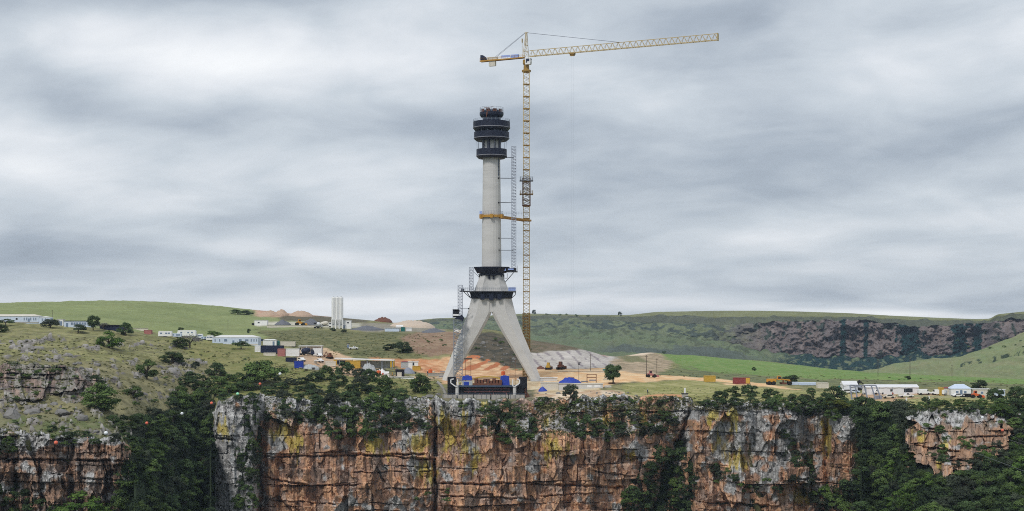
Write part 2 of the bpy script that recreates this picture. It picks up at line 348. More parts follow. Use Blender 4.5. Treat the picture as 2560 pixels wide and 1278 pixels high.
PLAN = np.array([(505,575),(518,560),(526,514),(538,500),(575,495),(630,495),(642,499),(650,508),(662,507),(672,501),(800,499),(950,500),(1078,501),(1087,506),(1095,501),(1200,498),(1350,501),(1480,500),(1580,504),(1640,512),(1690,519),(1725,516),(1737,503),(1760,499),(1880,497),(1960,500),(2055,503),(2068,505),(2080,497),(2125,495),(2139,499),(2149,508),(2156,545),(2165,575)])
SETB = np.array([(505,1.5),(630,1.5),(670,6.5),(1080,7),(1100,2.5),(1190,3),(1230,9),(1620,9.5),(1700,5),(1740,2),(2160,2)])
def drim(x): return np.interp(x, PLAN[:,0], PLAN[:,1])+np.interp(x, SETB[:,0], SETB[:,1])+1.5
def groundrow(x, d):
    """photo row of the smooth ground under a column and depth"""
    x = np.asarray(x, float); d = np.asarray(d, float)
    i = np.clip((x-GX[0])/4.0, 0, len(GX)-1.001); i0 = i.astype(int); fx = i-i0
    j = np.interp(d, GD, np.arange(len(GD))); j0 = np.minimum(j.astype(int), len(GD)-2); fy = j-j0
    return (YG[i0, j0]*(1-fx)+YG[i0+1, j0]*fx)*(1-fy)+(YG[i0, j0+1]*(1-fx)+YG[i0+1, j0+1]*fx)*fy
RIMY = groundrow(GX, drim(GX)+4)
def rimrow(x): return np.interp(x, GX, RIMY)

XX, DD = np.meshgrid(GX, GD, indexing='ij')
# the sheet falls away in front of the cliff rims (the rock faces stand there)
main = (XX > 528) & (XX < 2152)
YY = YG + np.where(main, np.maximum(0, drim(XX)+3.2-DD)*600, 0)
NEARD = 391.0
nearc = sstep(335, 300, XX)
YY = YY + nearc*np.maximum(0, NEARD+3-DD)*600
YY = YY + np.where(main, np.clip((drim(XX)+13-DD)/9, 0, 1)*np.clip(fbm(XX/16, DD*.2, 3, 66)*34-11, 0, 18), 0)
YY = np.minimum(YY, 1750)
WX = (XX-HX)/F*DD; WZ = CZ-(YY-HY)/F*DD
roughness = fbm(WX*.12, DD*.12, 5, 3)-.5
flat = np.clip((DD-500)/100, 0, 1)*((XX > 760) & (XX < 2150))
WZ = WZ + roughness*np.where(XX < 560, 2.2, .9)*(1-.55*flat)
# broken rock bands and ledges on the left hillside
band = np.zeros(XX.shape)
wob = (fbm(XX/70, DD*.02, 3, 44)-.5)
def rockband(x0, x1, r0, r1, soft=8, seed=0):
    w_ = (fbm(XX/60, XX*0+seed, 3, seed)-.5)*22
    a = sstep(r0-soft, r0+soft*.4, YY+w_)*sstep(r1+soft, r1-soft*.4, YY+w_)*sstep(x0-25, x0+25, XX)*sstep(x1+40, x1-40, XX)
    return a*(fbm(XX/20, YY/8, 4, seed+5) > .56+.14*(vn(XX/90, YY/40, seed+2)-.4))
for b_ in [(-260,330,1062,1100,10,2),(180,300,930,965,6,3),(-260,120,1010,1040,8,4),(230,420,905,922,5,5),(400,520,905,940,8,6),(20,250,868,884,4,7),(250,480,858,868,3,8),(-260,170,850,862,4,9),(300,460,935,950,4,10),(250,380,968,985,5,11),(130,260,1035,1052,5,12),(330,520,975,1000,5,13),(0,240,895,905,3,14)]:
    band = np.maximum(band, rockband(*b_))
bd, bid = cell2(WX/2.3+.3*vn(WX, DD, 4), DD/3.2+WZ/2.2, 21)
WZ = WZ + band*((bid*2.6-.5)*sstep(.02, .22, bd)+.2)*np.where(DD < 480, 1.0, .7)
# heaps and cut lines of the building site
GV = np.stack([WX, DD, WZ], -1)

# what the ground is made of, zone by zone (true colours of soil, grass, rock)
def L(*c): return np.array(lin(*c))
RX, RY = XX.copy(), HY+(CZ-WZ)/DD*F
wx_ = (fbm(WX*.09, DD*.09, 4, 11)-.5); wy_ = (fbm(WX*.09, DD*.06, 4, 12)-.5)
wf_ = fbm(WX*.45, DD*.3, 3, 13)-.5; wf2 = fbm(WX*.5, DD*.35, 3, 14)-.5
n1 = fbm(WX*.05, DD*.03, 5, 31)[..., None]; n2 = fbm(WX*.35, DD*.22, 4, 32)[..., None]; n3 = fbm(WX*.02, DD*.012, 4, 33)[..., None]
dry = L(140,136,94)*(1-n1)+L(120,124,78)*n1
dry = np.where(n2 > .56, dry*.72, dry); dry = np.where((n2 > .47) & (n1 > .5), dry*.6+L(112,104,84)*.4, dry); dry = np.where(n2 < .40, dry*.5+L(150,142,105)*.5, dry)
C = dry.copy()
def zone(poly, c, amp=1.0, c2=None, nz=None):
    global C
    m_ = inpoly(poly, RX+wx_*44*amp+wf_*(14+16*amp), RY+wy_*18*amp+wf2*(3+5*amp)).astype(float)
    m_ = smooth1(smooth1(m_, 5, 1), 3, 0)[..., None]
    cc = np.broadcast_to(L(*c), C.shape)
    if c2 is not None: q = np.clip(((n2 if nz is None else nz)-.38)/.24, 0, 1); cc = cc*(1-q)+L(*c2)*q
    C = C*(1-m_)+cc*m_
field = L(124,136,88)*(1-n3)+L(138,146,98)*n3; field = field*(.86+.26*(fbm(DD*.10+WX*.01, WX*.006, 4, 8)[..., None])); field = np.where((fbm(WX*.06, DD*.02, 4, 9) > .58)[..., None], field*.9+L(150,146,104)*.1, field)
C = np.where((DD > 690+wx_*60)[..., None] & (RX < 830+(RY-790)*-3)[..., None], field, C)
zone([(-300,900),(520,905),(560,930),(480,1000),(330,1080),(-300,1100)], (116,112,82), 1.5, (138,132,98))
zone([(-300,1040),(300,1040),(340,1080),(300,1100),(-300,1110)], (98,106,70), 1, (120,118,90))
zone([(400,840),(760,870),(720,910),(620,935),(560,930),(480,880)], (118,120,72), 1, (138,134,88))
zone([(640,905),(860,935),(1110,945),(1110,1010),(530,1010),(560,950)], (106,112,62), 1, (134,130,84))
zone([(640,822),(900,828),(1110,836),(1040,905),(960,898),(820,880),(700,862)], (92,96,62), 1, (118,116,80))
zone([(745,872),(800,868),(860,900),(960,935),(1110,945),(1090,950),(860,940),(790,915),(735,905)], (192,160,128), .8, (174,150,126))
zone([(800,870),(815,868),(905,905),(880,912)], (202,172,140), .4)
zone([(930,894),(1130,902),(1140,940),(1090,942),(1000,918),(930,902)], (182,128,90), .6, (202,160,122))
zone([(1010,840),(1060,826),(1150,832),(1150,880),(1090,895),(1020,880)], (136,110,90), 1, (148,126,104))
zone([(1150,830),(1310,842),(1340,880),(1320,915),(1250,922),(1160,880)], (92,84,70), 1.2, (66,64,54))
zone([(1110,895),(1160,884),(1230,908),(1290,925),(1345,925),(1345,962),(1100,962)], (212,178,140), .7, (190,148,110))
st = np.sin((RX*.9+RY*1.7)*.16+fbm(RX/30, RY/30, 3, 5)*6)[..., None]
mm = inpoly([(1140,890),(1180,884),(1300,926),(1140,926)], RX, RY)[..., None]
C = np.where(mm & (st > .2), L(176,110,74), C)
zone([(1325,840),(1360,846),(1430,856),(1530,892),(1580,900),(1560,915),(1500,876),(1325,884)], (96,90,70), .5, (118,104,86))
zone([(1325,882),(1400,880),(1500,870),(1545,900),(1600,915),(1500,922),(1325,930)], (178,171,164), .8, (192,185,178))
st2 = np.sin((RX*1.0-RY*1.15)*.23+fbm(RX/40, RY/40, 3, 15)*5)[..., None]
mm = inpoly([(1330,884),(1500,872),(1560,905),(1500,922),(1330,928)], RX, RY)[..., None]
C = np.where(mm & (st2+1.6*(fbm(RX/9, RY/9, 3, 16)-.5)[..., None] > .80), L(146,137,138), C)
zone([(1470,860),(1500,868),(1530,884),(1510,892)], (184,124,92), .5)
zone([(1530,905),(1560,880),(1640,872),(1690,905),(1640,940),(1560,942),(1530,925)], (178,158,132), .7, (146,132,108))
zone([(1560,880),(1640,874),(1650,880),(1580,892)], (222,202,178), .3)
zone([(1540,888),(1600,890),(1620,905),(1560,905)], (118,116,84), .4)
zone([(1335,925),(1500,922),(1640,938),(1780,948),(1900,958),(2010,972),(1990,976),(1860,962),(1700,950),(1560,956),(1500,972),(1440,985),(1335,990)], (216,174,128), .6, (222,192,152))
zone([(1130,950),(1340,950),(1350,962),(1480,960),(1520,985),(1480,998),(1350,996),(1330,975),(1130,968)], (202,186,156), .6, (182,160,128))
zone([(1095,972),(1335,972),(1345,1012),(1090,1012)], (128,118,98), .5, (104,104,76))
zone([(1340,985),(1500,975),(1590,982),(1610,995),(1520,1002),(1340,1002)], (214,196,172), .5, (184,154,124))
zone([(1560,958),(1700,952),(1860,964),(2000,978),(2600,990),(2600,1025),(1900,1015),(1640,1000),(1560,985)], (138,138,84), .6, (162,156,108))
zone([(1640,985),(1720,988),(1720,996),(1600,992)], (196,146,108), .3)
zone([(1640,878),(1720,884),(1900,902),(2100,922),(2600,945),(2600,960),(2200,950),(1900,944),(1720,930),(1690,912)], (104,134,68), .7, (122,140,82), n2)
zone([(1690,918),(1900,942),(2200,952),(2600,958),(2600,975),(2200,966),(1900,956),(1640,938)], (120,124,84), .8, (96,102,72))
zone([(2120,985),(2240,982),(2430,985),(2430,992),(2240,998),(2240,1006),(2140,1000)], (202,164,134), .4, (176,150,116))
zone([(2240,985),(2560,990),(2560,996),(2240,994)], (150,146,108), .4)
zone([(640,803),(905,808),(905,820),(640,815)], (168,164,146), .3, (190,186,170))
zone([(905,808),(1110,812),(1110,832),(905,828)], (132,126,112), .4, (150,144,130))
zone([(632,776),(700,764),(800,776),(840,792),(760,798),(640,790)], (196,164,142), .5, (176,138,116))
zone([(700,788),(840,792),(920,800),(920,808),(700,803)], (100,94,76), .4)
zone([(940,797),(1060,800),(1115,814),(1010,814)], (214,194,170), .3)
zone([(1330,834),(1350,835),(1372,843),(1330,842)], (214,208,200), .2)
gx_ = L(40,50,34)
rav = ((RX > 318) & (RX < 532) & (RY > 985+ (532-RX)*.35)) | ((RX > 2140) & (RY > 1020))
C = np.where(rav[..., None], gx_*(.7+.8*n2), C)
brock = L(96,90,84)*(1-bid[..., None])+L(160,156,152)*bid[..., None]
brock = brock*(.45+.55*sstep(.0, .2, bd))[..., None]
C = np.where((band > .5)[..., None], brock, C)
drop = (main & (DD < drim(XX)+3)) | ((nearc > .5) & (DD < NEARD+3))
C = np.where(drop[..., None], L(38,44,34), C)
C = C*(.86+.28*n1)
me = gmesh('hillside_ground', GV, len(GX), len(GD), C); me.materials.append(M['ground'])
ground = link('ground', me, kind='structure')
def bvh_of(V, nu, nv):
    i = (np.arange(nu-1)[:, None]*nv+np.arange(nv-1)[None, :]).ravel()
    Fq = np.stack([i, i+1, i+nv+1, i+nv], -1)
    return BVHTree.FromPolygons([tuple(q) for q in V.reshape(-1, 3).tolist()], [tuple(q) for q in Fq.tolist()])
BV = [bvh_of(GV, len(GX), len(GD))]
EYE = Vector((0, 0, CZ))
def hit(px, py, only=None):
    dr = (P(px, py, 1.0)-EYE).normalized(); best = None
    for b in (BV if only is None else [BV[only]]):
        r = b.ray_cast(EYE, dr)
        if r[0] is not None and (best is None or r[3] < best[1]): best = (r[0], r[3])
    return best[0] if best else None
def gz(x, y):
    r = BV[0].ray_cast(Vector((x, y, 400)), Vector((0, 0, -1)))
    return r[0].z if r[0] is not None else 95.0
def on(px, py):
    """ground point seen at a photo pixel"""
    for k in range(40):
        h = hit(px, py+k, 0)
        if h is not None: return h
    return P(px, py, 600)
def at(px, d):
    x = (px-HX)/F*d; return Vector((x, d, gz(x, d)))

# ------------------------------------------------------------------ rock faces
def cliff(name, x0, x1, step, rim, bot, nrow, dplan, setb, facefrac, seed, seams, paint, edgefade=None, rough=1.0, bedpx=(14, 56)):
    """blocky sandstone wall: beds, joints, recessed seams and set-back upper ledges"""
    xs = np.arange(x0, x1+.1, step); nl = 9
    X = np.repeat(xs[:, None], nrow+nl, 1)
    R = rim(xs)+(np.floor(vn(xs/13, xs*0, seed+80)*5)/5-.45)*13+(fbm(xs/50, xs*0, 3, seed+81)-.5)*20; t = np.linspace(0, 1, nrow)**1.06
    Y = np.empty(X.shape); Y[:, nl:] = R[:, None]+t[None, :]*(bot-R[:, None]); Y[:, :nl] = R[:, None]
    D0 = dplan(xs)[:, None]+(fbm(xs/44, xs*0, 4, seed+50)[:, None]-.5)*8.0*(.25+.75*sstep(600, 690, xs)[:, None] if seed == 101 else 1)
    sc = D0/F                                                             # metres per photo pixel
    rs = np.random.RandomState(seed)
    # beds
    yb = [900.0]
    while yb[-1] < 1800: yb.append(yb[-1]+rs.uniform(*bedpx)*(1 if rs.rand() < .7 else 1.9))
    yb = np.array(yb); warp = (fbm(X/240, Y/400, 3, seed+1)-.5)*26+(fbm(X/24, Y/60, 3, seed+2)-.5)*4
    Yw = Y+warp; bi = np.clip(np.searchsorted(yb, Yw)-1, 0, len(yb)-2)
    h0 = Yw-yb[bi]; h1 = yb[bi+1]-Yw
    wcell = 24+_h(bi, bi*0, seed+3)*90; jx = X+(fbm(X/60, Y/25, 3, seed+4)-.5)*16+_h(bi, bi*0+3, seed)*97
    ci = np.floor(jx/wcell); fr = (jx/wcell-ci)*wcell
    ci = ci.astype(int)
    off = (_h(ci, bi, seed+6)-.5)*2.0+(_h(bi, bi*0, seed+7)-.5)*1.1       # how far each block stands out
    tilt = (_h(ci, bi, seed+8)-.5)*.9*(fr/wcell-.5)+(_h(ci, bi, seed+9)-.5)*.5*(h0/(h0+h1)-.5)
    cw = 1.6
    gapb = np.exp(-(h0/cw)**2)*(.5+1.8*(fbm(X/75, bi*3.7, 3, seed+10) > .5))
    jd = np.minimum(fr, wcell-fr)
    gapj = np.exp(-(jd/1.3)**2)*(.2+1.3*(_h(ci+(fr > wcell/2), bi, seed+11) > .55))
    wx1, wy1 = (fbm(X/22, Y/40, 3, seed+70)-.5)*12, (fbm(X/40, Y/22, 3, seed+71)-.5)*9
    f1, e1 = facet((X+wx1)/52, (Yw+wy1)/96, seed+72); f2, e2 = facet((X+wx1*.6)/19, (Yw+wy1*.5)/30, seed+73); f3, e3 = facet((X+wx1*.3)/7.5, (Yw+wy1*.3)/10, seed+74)
    bedstep = (np.floor(fbm(X/105, bi*5.13, 3, seed+90)*7)/7-.5)*5.5+(_h(np.floor(X/33+bi*.7), bi, seed+91)-.5)*1.3
    dsp = off*.3+bedstep-gapb*.5-gapj*.15+f1*6.5*(.3+.7*sstep(600, 680, X) if seed == 101 else 1)+f2*1.9*rough+f3*.6*rough
    bd, bid = cell2(X/10.0, Y/21.0, seed+12)
    dsp = dsp+((fbm(X/55, Y/120, 3, seed+13)-.5)*5.0+(fbm(X/5, Y/6, 4, seed+14)-.5)*.4*rough)
    q1, q2 = np.floor(jx/17+vn(X/30, Y/30, seed+60)*1.4), np.floor(Yw/11+vn(X/26, Y/40, seed+61)*1.6)
    sub = _h(q1, q2, seed+62); topz = sstep(1.5, .5, (Y-R[:, None])/np.maximum(facefrac(xs)[:, None], 20))
    dsp = dsp+(sub-.5)*1.1*topz*rough
    for (sx0, sx1, sy0, sy1, wid, dep) in seams:                          # long dark bedding cracks and clefts
        vertical = abs(sx1-sx0) < abs(sy1-sy0)
        if not vertical:
            yl = sy0+(sy1-sy0)*(X-sx0)/(sx1-sx0)+(vn(X/11, X*0, seed+15)-.5)*4
            k = np.exp(-((Y-yl)/wid)**2)*sstep(sx0-6, sx0+10, X)*sstep(sx1+6, sx1-10, X)*(.5+.9*vn(X/25, X*0+sy0, seed))
            over = sstep(wid*5, 0, yl-Y)*sstep(0, 1, yl-Y)*.8*sstep(sx0-6, sx0+10, X)*sstep(sx1+6, sx1-10, X)
            dsp = dsp-dep*k+over
        else:
            xl = sx0+(sx1-sx0)*(Y-sy0)/(sy1-sy0)+(vn(Y/15, Y*0, seed+16)-.5)*8
            k = np.exp(-((X-xl)/wid)**2)*sstep(sy0-6, sy0+8, Y)*sstep(sy1+8, sy1-8, Y)
            dsp = dsp-dep*k
    tt = np.clip((Y-R[:, None])/(facefrac(xs)[:, None]+(fbm(xs/33, xs*0, 3, seed+19)[:, None]-.5)*26), 0, 1)
    st = np.floor(tt*3+vn(X/40, Y*0, seed+18)*.8)/3                       # two or three broken steps back to the rim
    setback = setb(xs)[:, None]*(1-np.clip(.45*tt+.55*st, 0, 1))
    D = D0+setback-dsp
    if edgefade is not None: D = D+edgefade(X, Y)
    lip = (nl-1-np.arange(nl))[None, :]
    Dl = D[:, nl:nl+1]+lip*1.0*(lip > 0)
    D[:, :nl] = Dl
    WZ_ = CZ-(Y-HY)/F*D
    zr = WZ_[:, nl:nl+1]; WZ_[:, :nl] = zr+.25*np.sqrt(lip+.01)+(fbm(X[:, :nl]/9, lip*.4+X[:, :nl]*0, 3, seed+20)-.5)*.9*(lip > 0)-np.maximum(lip-4, 0)*.35
    V = np.stack([(X-HX)/F*D, D, WZ_], -1)
    info = dict(X=X, Y=Y, R=R[:, None], bi=bi, ci=ci, h0=h0, h1=h1, jd=jd, bd=bd, bid=bid, off=off, tt=tt, gap=np.clip(gapb*.25+gapj*.06+.22*(e1 < .03)+.06*(e2 < .03), 0, 1), fc=f2, f3=f3, seed=seed, lip=np.broadcast_to(np.concatenate([lip[0] > 2, np.zeros(nrow, bool)]), X.shape))
    Cc = paint(info)
    me = gmesh(name, V, len(xs), nrow+nl, Cc); me.materials.append(M['rock'])
    # rock breaks at sharp edges
    me.polygons.foreach_set('use_smooth', np.zeros(len(me.polygons), bool))
    o = link(name, me, kind='structure')
    BV.append(bvh_of(V, len(xs), nrow+nl))
    return o
def rockpaint(rust=((182,146,122),(144,116,102),(208,164,130),(184,166,154)), grey=((178,177,176),(134,131,129),(208,207,205)), greyf=None, yel=(), dark=.5):
    def f(q):
        X, Y, s = q['X'], q['Y'], q['seed']
        a = fbm(X/46, Y/34, 4, s+30)[..., None]; b = fbm(X/5.0, Y/70, 4, s+31)[..., None]; c = fbm(X/16, Y/20, 4, s+32)[..., None]
        r = [L(*k) for k in rust]; g = [L(*k) for k in grey]
        rr = r[0]*(1-a)+r[1]*a
        k = np.clip((c-.5)*6, 0, 1); rr = rr*(1-k)+r[2]*k
        blk = np.clip(.5+q['fc']*.9, 0, 1)[..., None]; rr = np.where(blk > .66, rr*.45+r[2]*.55, np.where(blk < .3, rr*.4+r[3]*.6, rr))
        rr = rr*(.72+.56*b)
        wht = np.clip((fbm(X/3.2, Y/26, 3, s+39)-.66)*9, 0, 1)[..., None]*np.clip((c-.42)*8, 0, 1); rr = rr*(1-wht*.7)+L(196,170,150)*wht*.7
        k = np.clip((fbm(X/7, Y/8, 4, s+34)-.28)/.28, 0, 1)[..., None]
        gg = g[1]*(1-k)+g[0]*k; k2 = np.clip((fbm(X/4, Y/5, 3, s+35)-.6)*7, 0, 1)[..., None]; gg = gg*(1-k2)+g[2]*k2
        m_ = greyf(X, Y, q) if greyf else np.zeros(X.shape)
        m_ = np.clip((m_+(fbm(X/22, Y/26, 5, s+36)-.5)*2.3-.5)*4+.5, 0, 1)[..., None]
        o = rr*(1-m_)+gg*m_
        ym = np.zeros(X.shape)
        for (cx_, cy_, wx__, wy__, am) in yel: ym = np.maximum(ym, am*np.exp(-((X-cx_)/wx__)**2-((Y-cy_)/wy__)**2))
        ym = np.clip((ym+(fbm(X/6, Y/22, 4, s+37)-.5)*1.6-.36)*3.2, 0, 1)[..., None]*(ym > .08)[..., None]
        yc = L(198,186,84)*(1-c)+L(176,150,76)*c
        o = o*(1+.35*np.clip(q['f3'], -.5, .5))[..., None]
        o = o*(1-ym*.8)+yc*ym*.8
        dk = np.clip((fbm(X/3.5, Y/36, 4, s+38)-.57)*8, 0, 1)[..., None]; dk = dk*(1-.8*m_); o = o*(1-dark*dk)+L(48,40,38)*dark*dk   # black seepage streaks
        o = o*(1-.5*q['gap'][..., None])                                                                       # darker along the joints and facet borders
        moss = np.clip((fbm(X/12, Y/9, 4, s+40)-.6)*9, 0, 1)[..., None]*(np.clip(1-q['tt'], 0, 1)*.9+.12)[..., None]
        o = o*(1-moss)+L(62,72,44)*moss
        o = np.where(q['lip'][..., None], L(84,86,58)*(.7+.6*c), o)
        return np.clip(o, 0, .7)
    return f
def g_main(X, Y, q):
    g = 1.15*sstep(655, 625, X)*(1-.35*np.exp(-((X-570)/26)**2-((Y-1075)/34)**2))
    top = np.interp(X, [520,640,1080,1110,1230,1620,1740,2160], [1300,1048,1056,1035,1090,1096,1045,1075])
    g = np.maximum(g, sstep(top+26, top-30, Y)*(1-.5*sstep(1180, 1240, X)*sstep(1720, 1660, X)))
    g = np.maximum(g, .85*np.exp(-((X-1905)/150)**2-((Y-1110)/130)**2))
    g = np.maximum(g, .9*np.exp(-((X-1705)/32)**2-((Y-1090)/70)**2))
    for (cx_, cy_, a_, b_, k) in [(690,1110,26,36,.8),(905,1125,26,16,.8),(1040,1085,36,40,.75),(1050,1165,36,30,.8),(1110,1180,24,24,.7),(1180,1130,26,46,.7),(870,1262,30,16,.9),(900,1268,26,14,.8),(990,1262,22,22,.95),(700,1165,40,20,.5),(1330,1140,14,60,.6),(1590,1130,34,22,.8),(1330,1268,24,22,.6),(1850,1230,70,36,.7),(2110,1080,26,60,.7)]:
        g = np.maximum(g, k*np.exp(-((X-cx_)/a_)**2-((Y-cy_)/b_)**2))
    return g
YEL = [(715,1078,24,26,1),(738,1112,26,34,1),(680,1080,20,18,.8),(555,1070,22,28,.9),(935,1110,32,22,.95),(960,1130,24,18,.7),(1050,1110,30,28,1),(1065,1180,26,30,.8),(1110,1050,22,32,.9),(1125,1095,22,42,.95),(1160,1060,16,34,.9),(1160,1110,18,40,.9),(1215,1015,20,12,.8),(1190,1150,18,34,.7),(1375,1118,22,34,1),(1410,1125,20,30,.6),(1370,1052,14,14,.8),(1520,1055,16,18,.7),(1785,1040,22,26,.9),(1830,1045,16,34,.9),(1800,1110,24,30,.5),(1845,1150,28,30,.8),(2070,1095,12,60,1),(2005,1235,28,24,.8),(1610,1045,14,16,.7),(1580,1140,18,14,.6),(2060,1060,20,20,.6)]
SEAMS = [(655,1060,1143,1135,2.2,2.4),(860,1090,1132,1150,2.4,2.2),(652,770,1192,1214,2.2,2.0),(660,900,1216,1212,1.8,1.5),(1100,1230,1208,1212,2.6,2.4),(1390,1560,1213,1219,3.0,2.8),(1230,1400,1206,1212,2,1.4),(960,1110,1222,1224,1.8,1.6),(1100,1330,1240,1247,2,1.6),(530,585,1094,1099,2.6,2.4),(1565,1655,1150,1143,2.4,2.0),(1790,1920,1256,1266,2.6,2.4),(660,860,1249,1262,1.6,1.2),(880,1090,1181,1178,1.4,1.2),(1990,2055,1196,1199,2,1.8),(1480,1590,1178,1192,1.6,1.3),(1350,1530,1240,1232,1.8,1.3),
         (1088,1090,1003,1240,3.2,4.0),(645,651,1090,1300,6,4),(700,697,1065,1090,1.6,2),(1347,1350,1090,1200,4,2.4),(1728,1690,1020,1110,5.5,5.0),(1700,1640,1100,1280,22,6.0),(1460,1462,1100,1160,2.2,1.6),(1262,1250,1140,1230,1.6,1.4),(2062,2066,1050,1200,4,2.4),(1930,1925,1030,1100,3,2.0),(1985,2010,1100,1240,7,3.2),(1243,1238,1030,1110,8,3),(845,850,1060,1130,6,2.5)]
cliff('cliff', 511, 2163, 1.5, rimrow, 1500, 300, lambda x: np.interp(x, PLAN[:,0], PLAN[:,1]), lambda x: np.interp(x, SETB[:,0], SETB[:,1]),
      lambda x: np.interp(x, [520,640,670,1080,1110,1190,1230,1600,1740,2160], [30,30,62,66,34,34,92,96,34,40]), 101, SEAMS, rockpaint(greyf=g_main, yel=YEL))
def nearrim(x): return np.interp(x, [-160,0,90,180,260,310,350], [1075,1080,1092,1098,1094,1108,1150])
cliff('cliff', -620, 352, 1.5, nearrim, 1720, 240, lambda x: np.interp(x, [-170,0,40,120,200,290,322,352], [386,386,389,385,388,386,391,432]), lambda x: x*0+4.0, lambda x: x*0+40,
      202, [(0,330,1148,1152,2.4,2.6),(30,140,1118,1122,2,2),(200,300,1195,1200,2,2),(100,106,1150,1260,4,2.5),(180,175,1100,1250,7,3.5),(262,266,1150,1290,4,2.2),(40,36,1150,1250,5,2.4)],
      rockpaint(rust=((148,124,108),(114,98,90),(170,136,112),(134,122,114)), greyf=lambda X, Y, q: np.maximum(sstep(1128, 1105, Y)*.95, np.maximum(.9*np.exp(-((X-232)/18)**2-((Y-1190)/26)**2), .25+0*X)), dark=.85), rough=1.25, bedpx=(8, 30))
LEDGE = [(-640,905),(60,900),(180,908),(228,925),(205,960),(150,985),(90,1000),(40,1005),(-640,1012)]
def ledgefade(X, Y):
    w_ = (fbm(X/22, Y/14, 3, 87)-.5)*30; w2 = (fbm(X/18, Y/18, 3, 88)-.5)*26
    return np.where(inpoly(LEDGE, X+w_, Y+w2), 0, 4.5)-np.clip(Y-925, 0, 300)*.34
cliff('cliff', -620, 240, 1.5, lambda x: np.interp(x, [-190,60,180,240], [914,916,922,934]), 1020, 90, lambda x: x*0+459, lambda x: x*0+2, lambda x: x*0+16, 404, [(-50,200,945,948,2,1.6),(20,160,968,972,2,1.6)], rockpaint(rust=((130,116,110),(104,92,88),(150,130,118),(120,112,108)), grey=((136,132,124),(100,96,88),(162,158,150)), greyf=lambda X, Y, q: .5+0*X, dark=.5), ledgefade, rough=1.2, bedpx=(7, 18))
OUTC = [(2275,1045),(2330,1025),(2400,1030),(2440,1050),(2500,1045),(2530,1085),(2520,1120),(2480,1150),(2440,1160),(2400,1180),(2380,1205),(2350,1210),(2330,1180),(2290,1150),(2268,1100)]
def outfade(X, Y):
    w_ = (fbm(X/24, Y/12, 4, 77)-.5)*62; w2 = (fbm(X/16, Y/18, 4, 78)-.5)*40
    ins = inpoly(OUTC, X+w_, Y+w2)
    return np.where(ins, 0, 14.0)-np.clip(Y-1040, 0, 400)*.215+np.where(X < 2264, 70.0, 0)
def outplan(x): return np.interp(x, [2240,2280,2400,2520,2550], [448,441,437,440,448])
cliff('rock_outcrop', 2240, 2556, 1.5, lambda x: np.interp(x, [2240,2330,2450,2556], [1034,1024,1030,1038]), 1240, 130, outplan, lambda x: x*0+3, lambda x: x*0+40,
      303, [(2285,2400,1112,1130,2.2,2),(2400,2520,1095,1088,2.4,2.2),(2330,2440,1150,1152,2.4,2.2),(2300,2360,1068,1074,2,2),(2430,2520,1120,1116,2,2)], rockpaint(rust=((156,128,108),(128,106,92),(178,142,114),(150,132,118)), greyf=lambda X, Y, q: sstep(1075, 1040, Y)*.9, yel=[(2300,1090,20,20,.5),(2362,1112,14,14,.9),(2350,1165,14,18,.7)]), outfade)

# ------------------------------------------------------------------ far country
def sheet(cols, subs, xstep, sm=0):
    """sheet through matching nodes (depth, photo row) of several columns"""
    xs = np.arange(cols[0][0], cols[-1][0]+.1, xstep); cx_ = [c[0] for c in cols]; nk = len(cols[0][1])
    nd = np.stack([np.stack([np.interp(xs, cx_, [c[1][k][i] for c in cols]) for i in (0, 1)], -1) for k in range(nk)], 1)
    if sm:
        w = np.hanning(sm+2)[1:-1]; w /= w.sum(); p = sm//2
        B = np.pad(nd, ((p, p), (0, 0), (0, 0)), mode='edge'); nd = sum(w[i]*B[i:i+len(xs)] for i in range(sm))
    out = []
    for k in range(nk-1):
        t = np.linspace(0, 1, subs[k]+1)[:(-1 if k < nk-2 else None)]
        out.append(nd[:, k:k+1]*(1-t)[None, :, None]+nd[:, k+1:k+2]*t[None, :, None])
    G = np.concatenate(out, 1); zone_ = np.concatenate([np.full(subs[k]+(1 if k == nk-2 else 0), k) for k in range(nk-1)])
    return np.repeat(xs[:, None], G.shape[1], 1), G[..., 0], G[..., 1], np.broadcast_to(zone_, G.shape[:2])
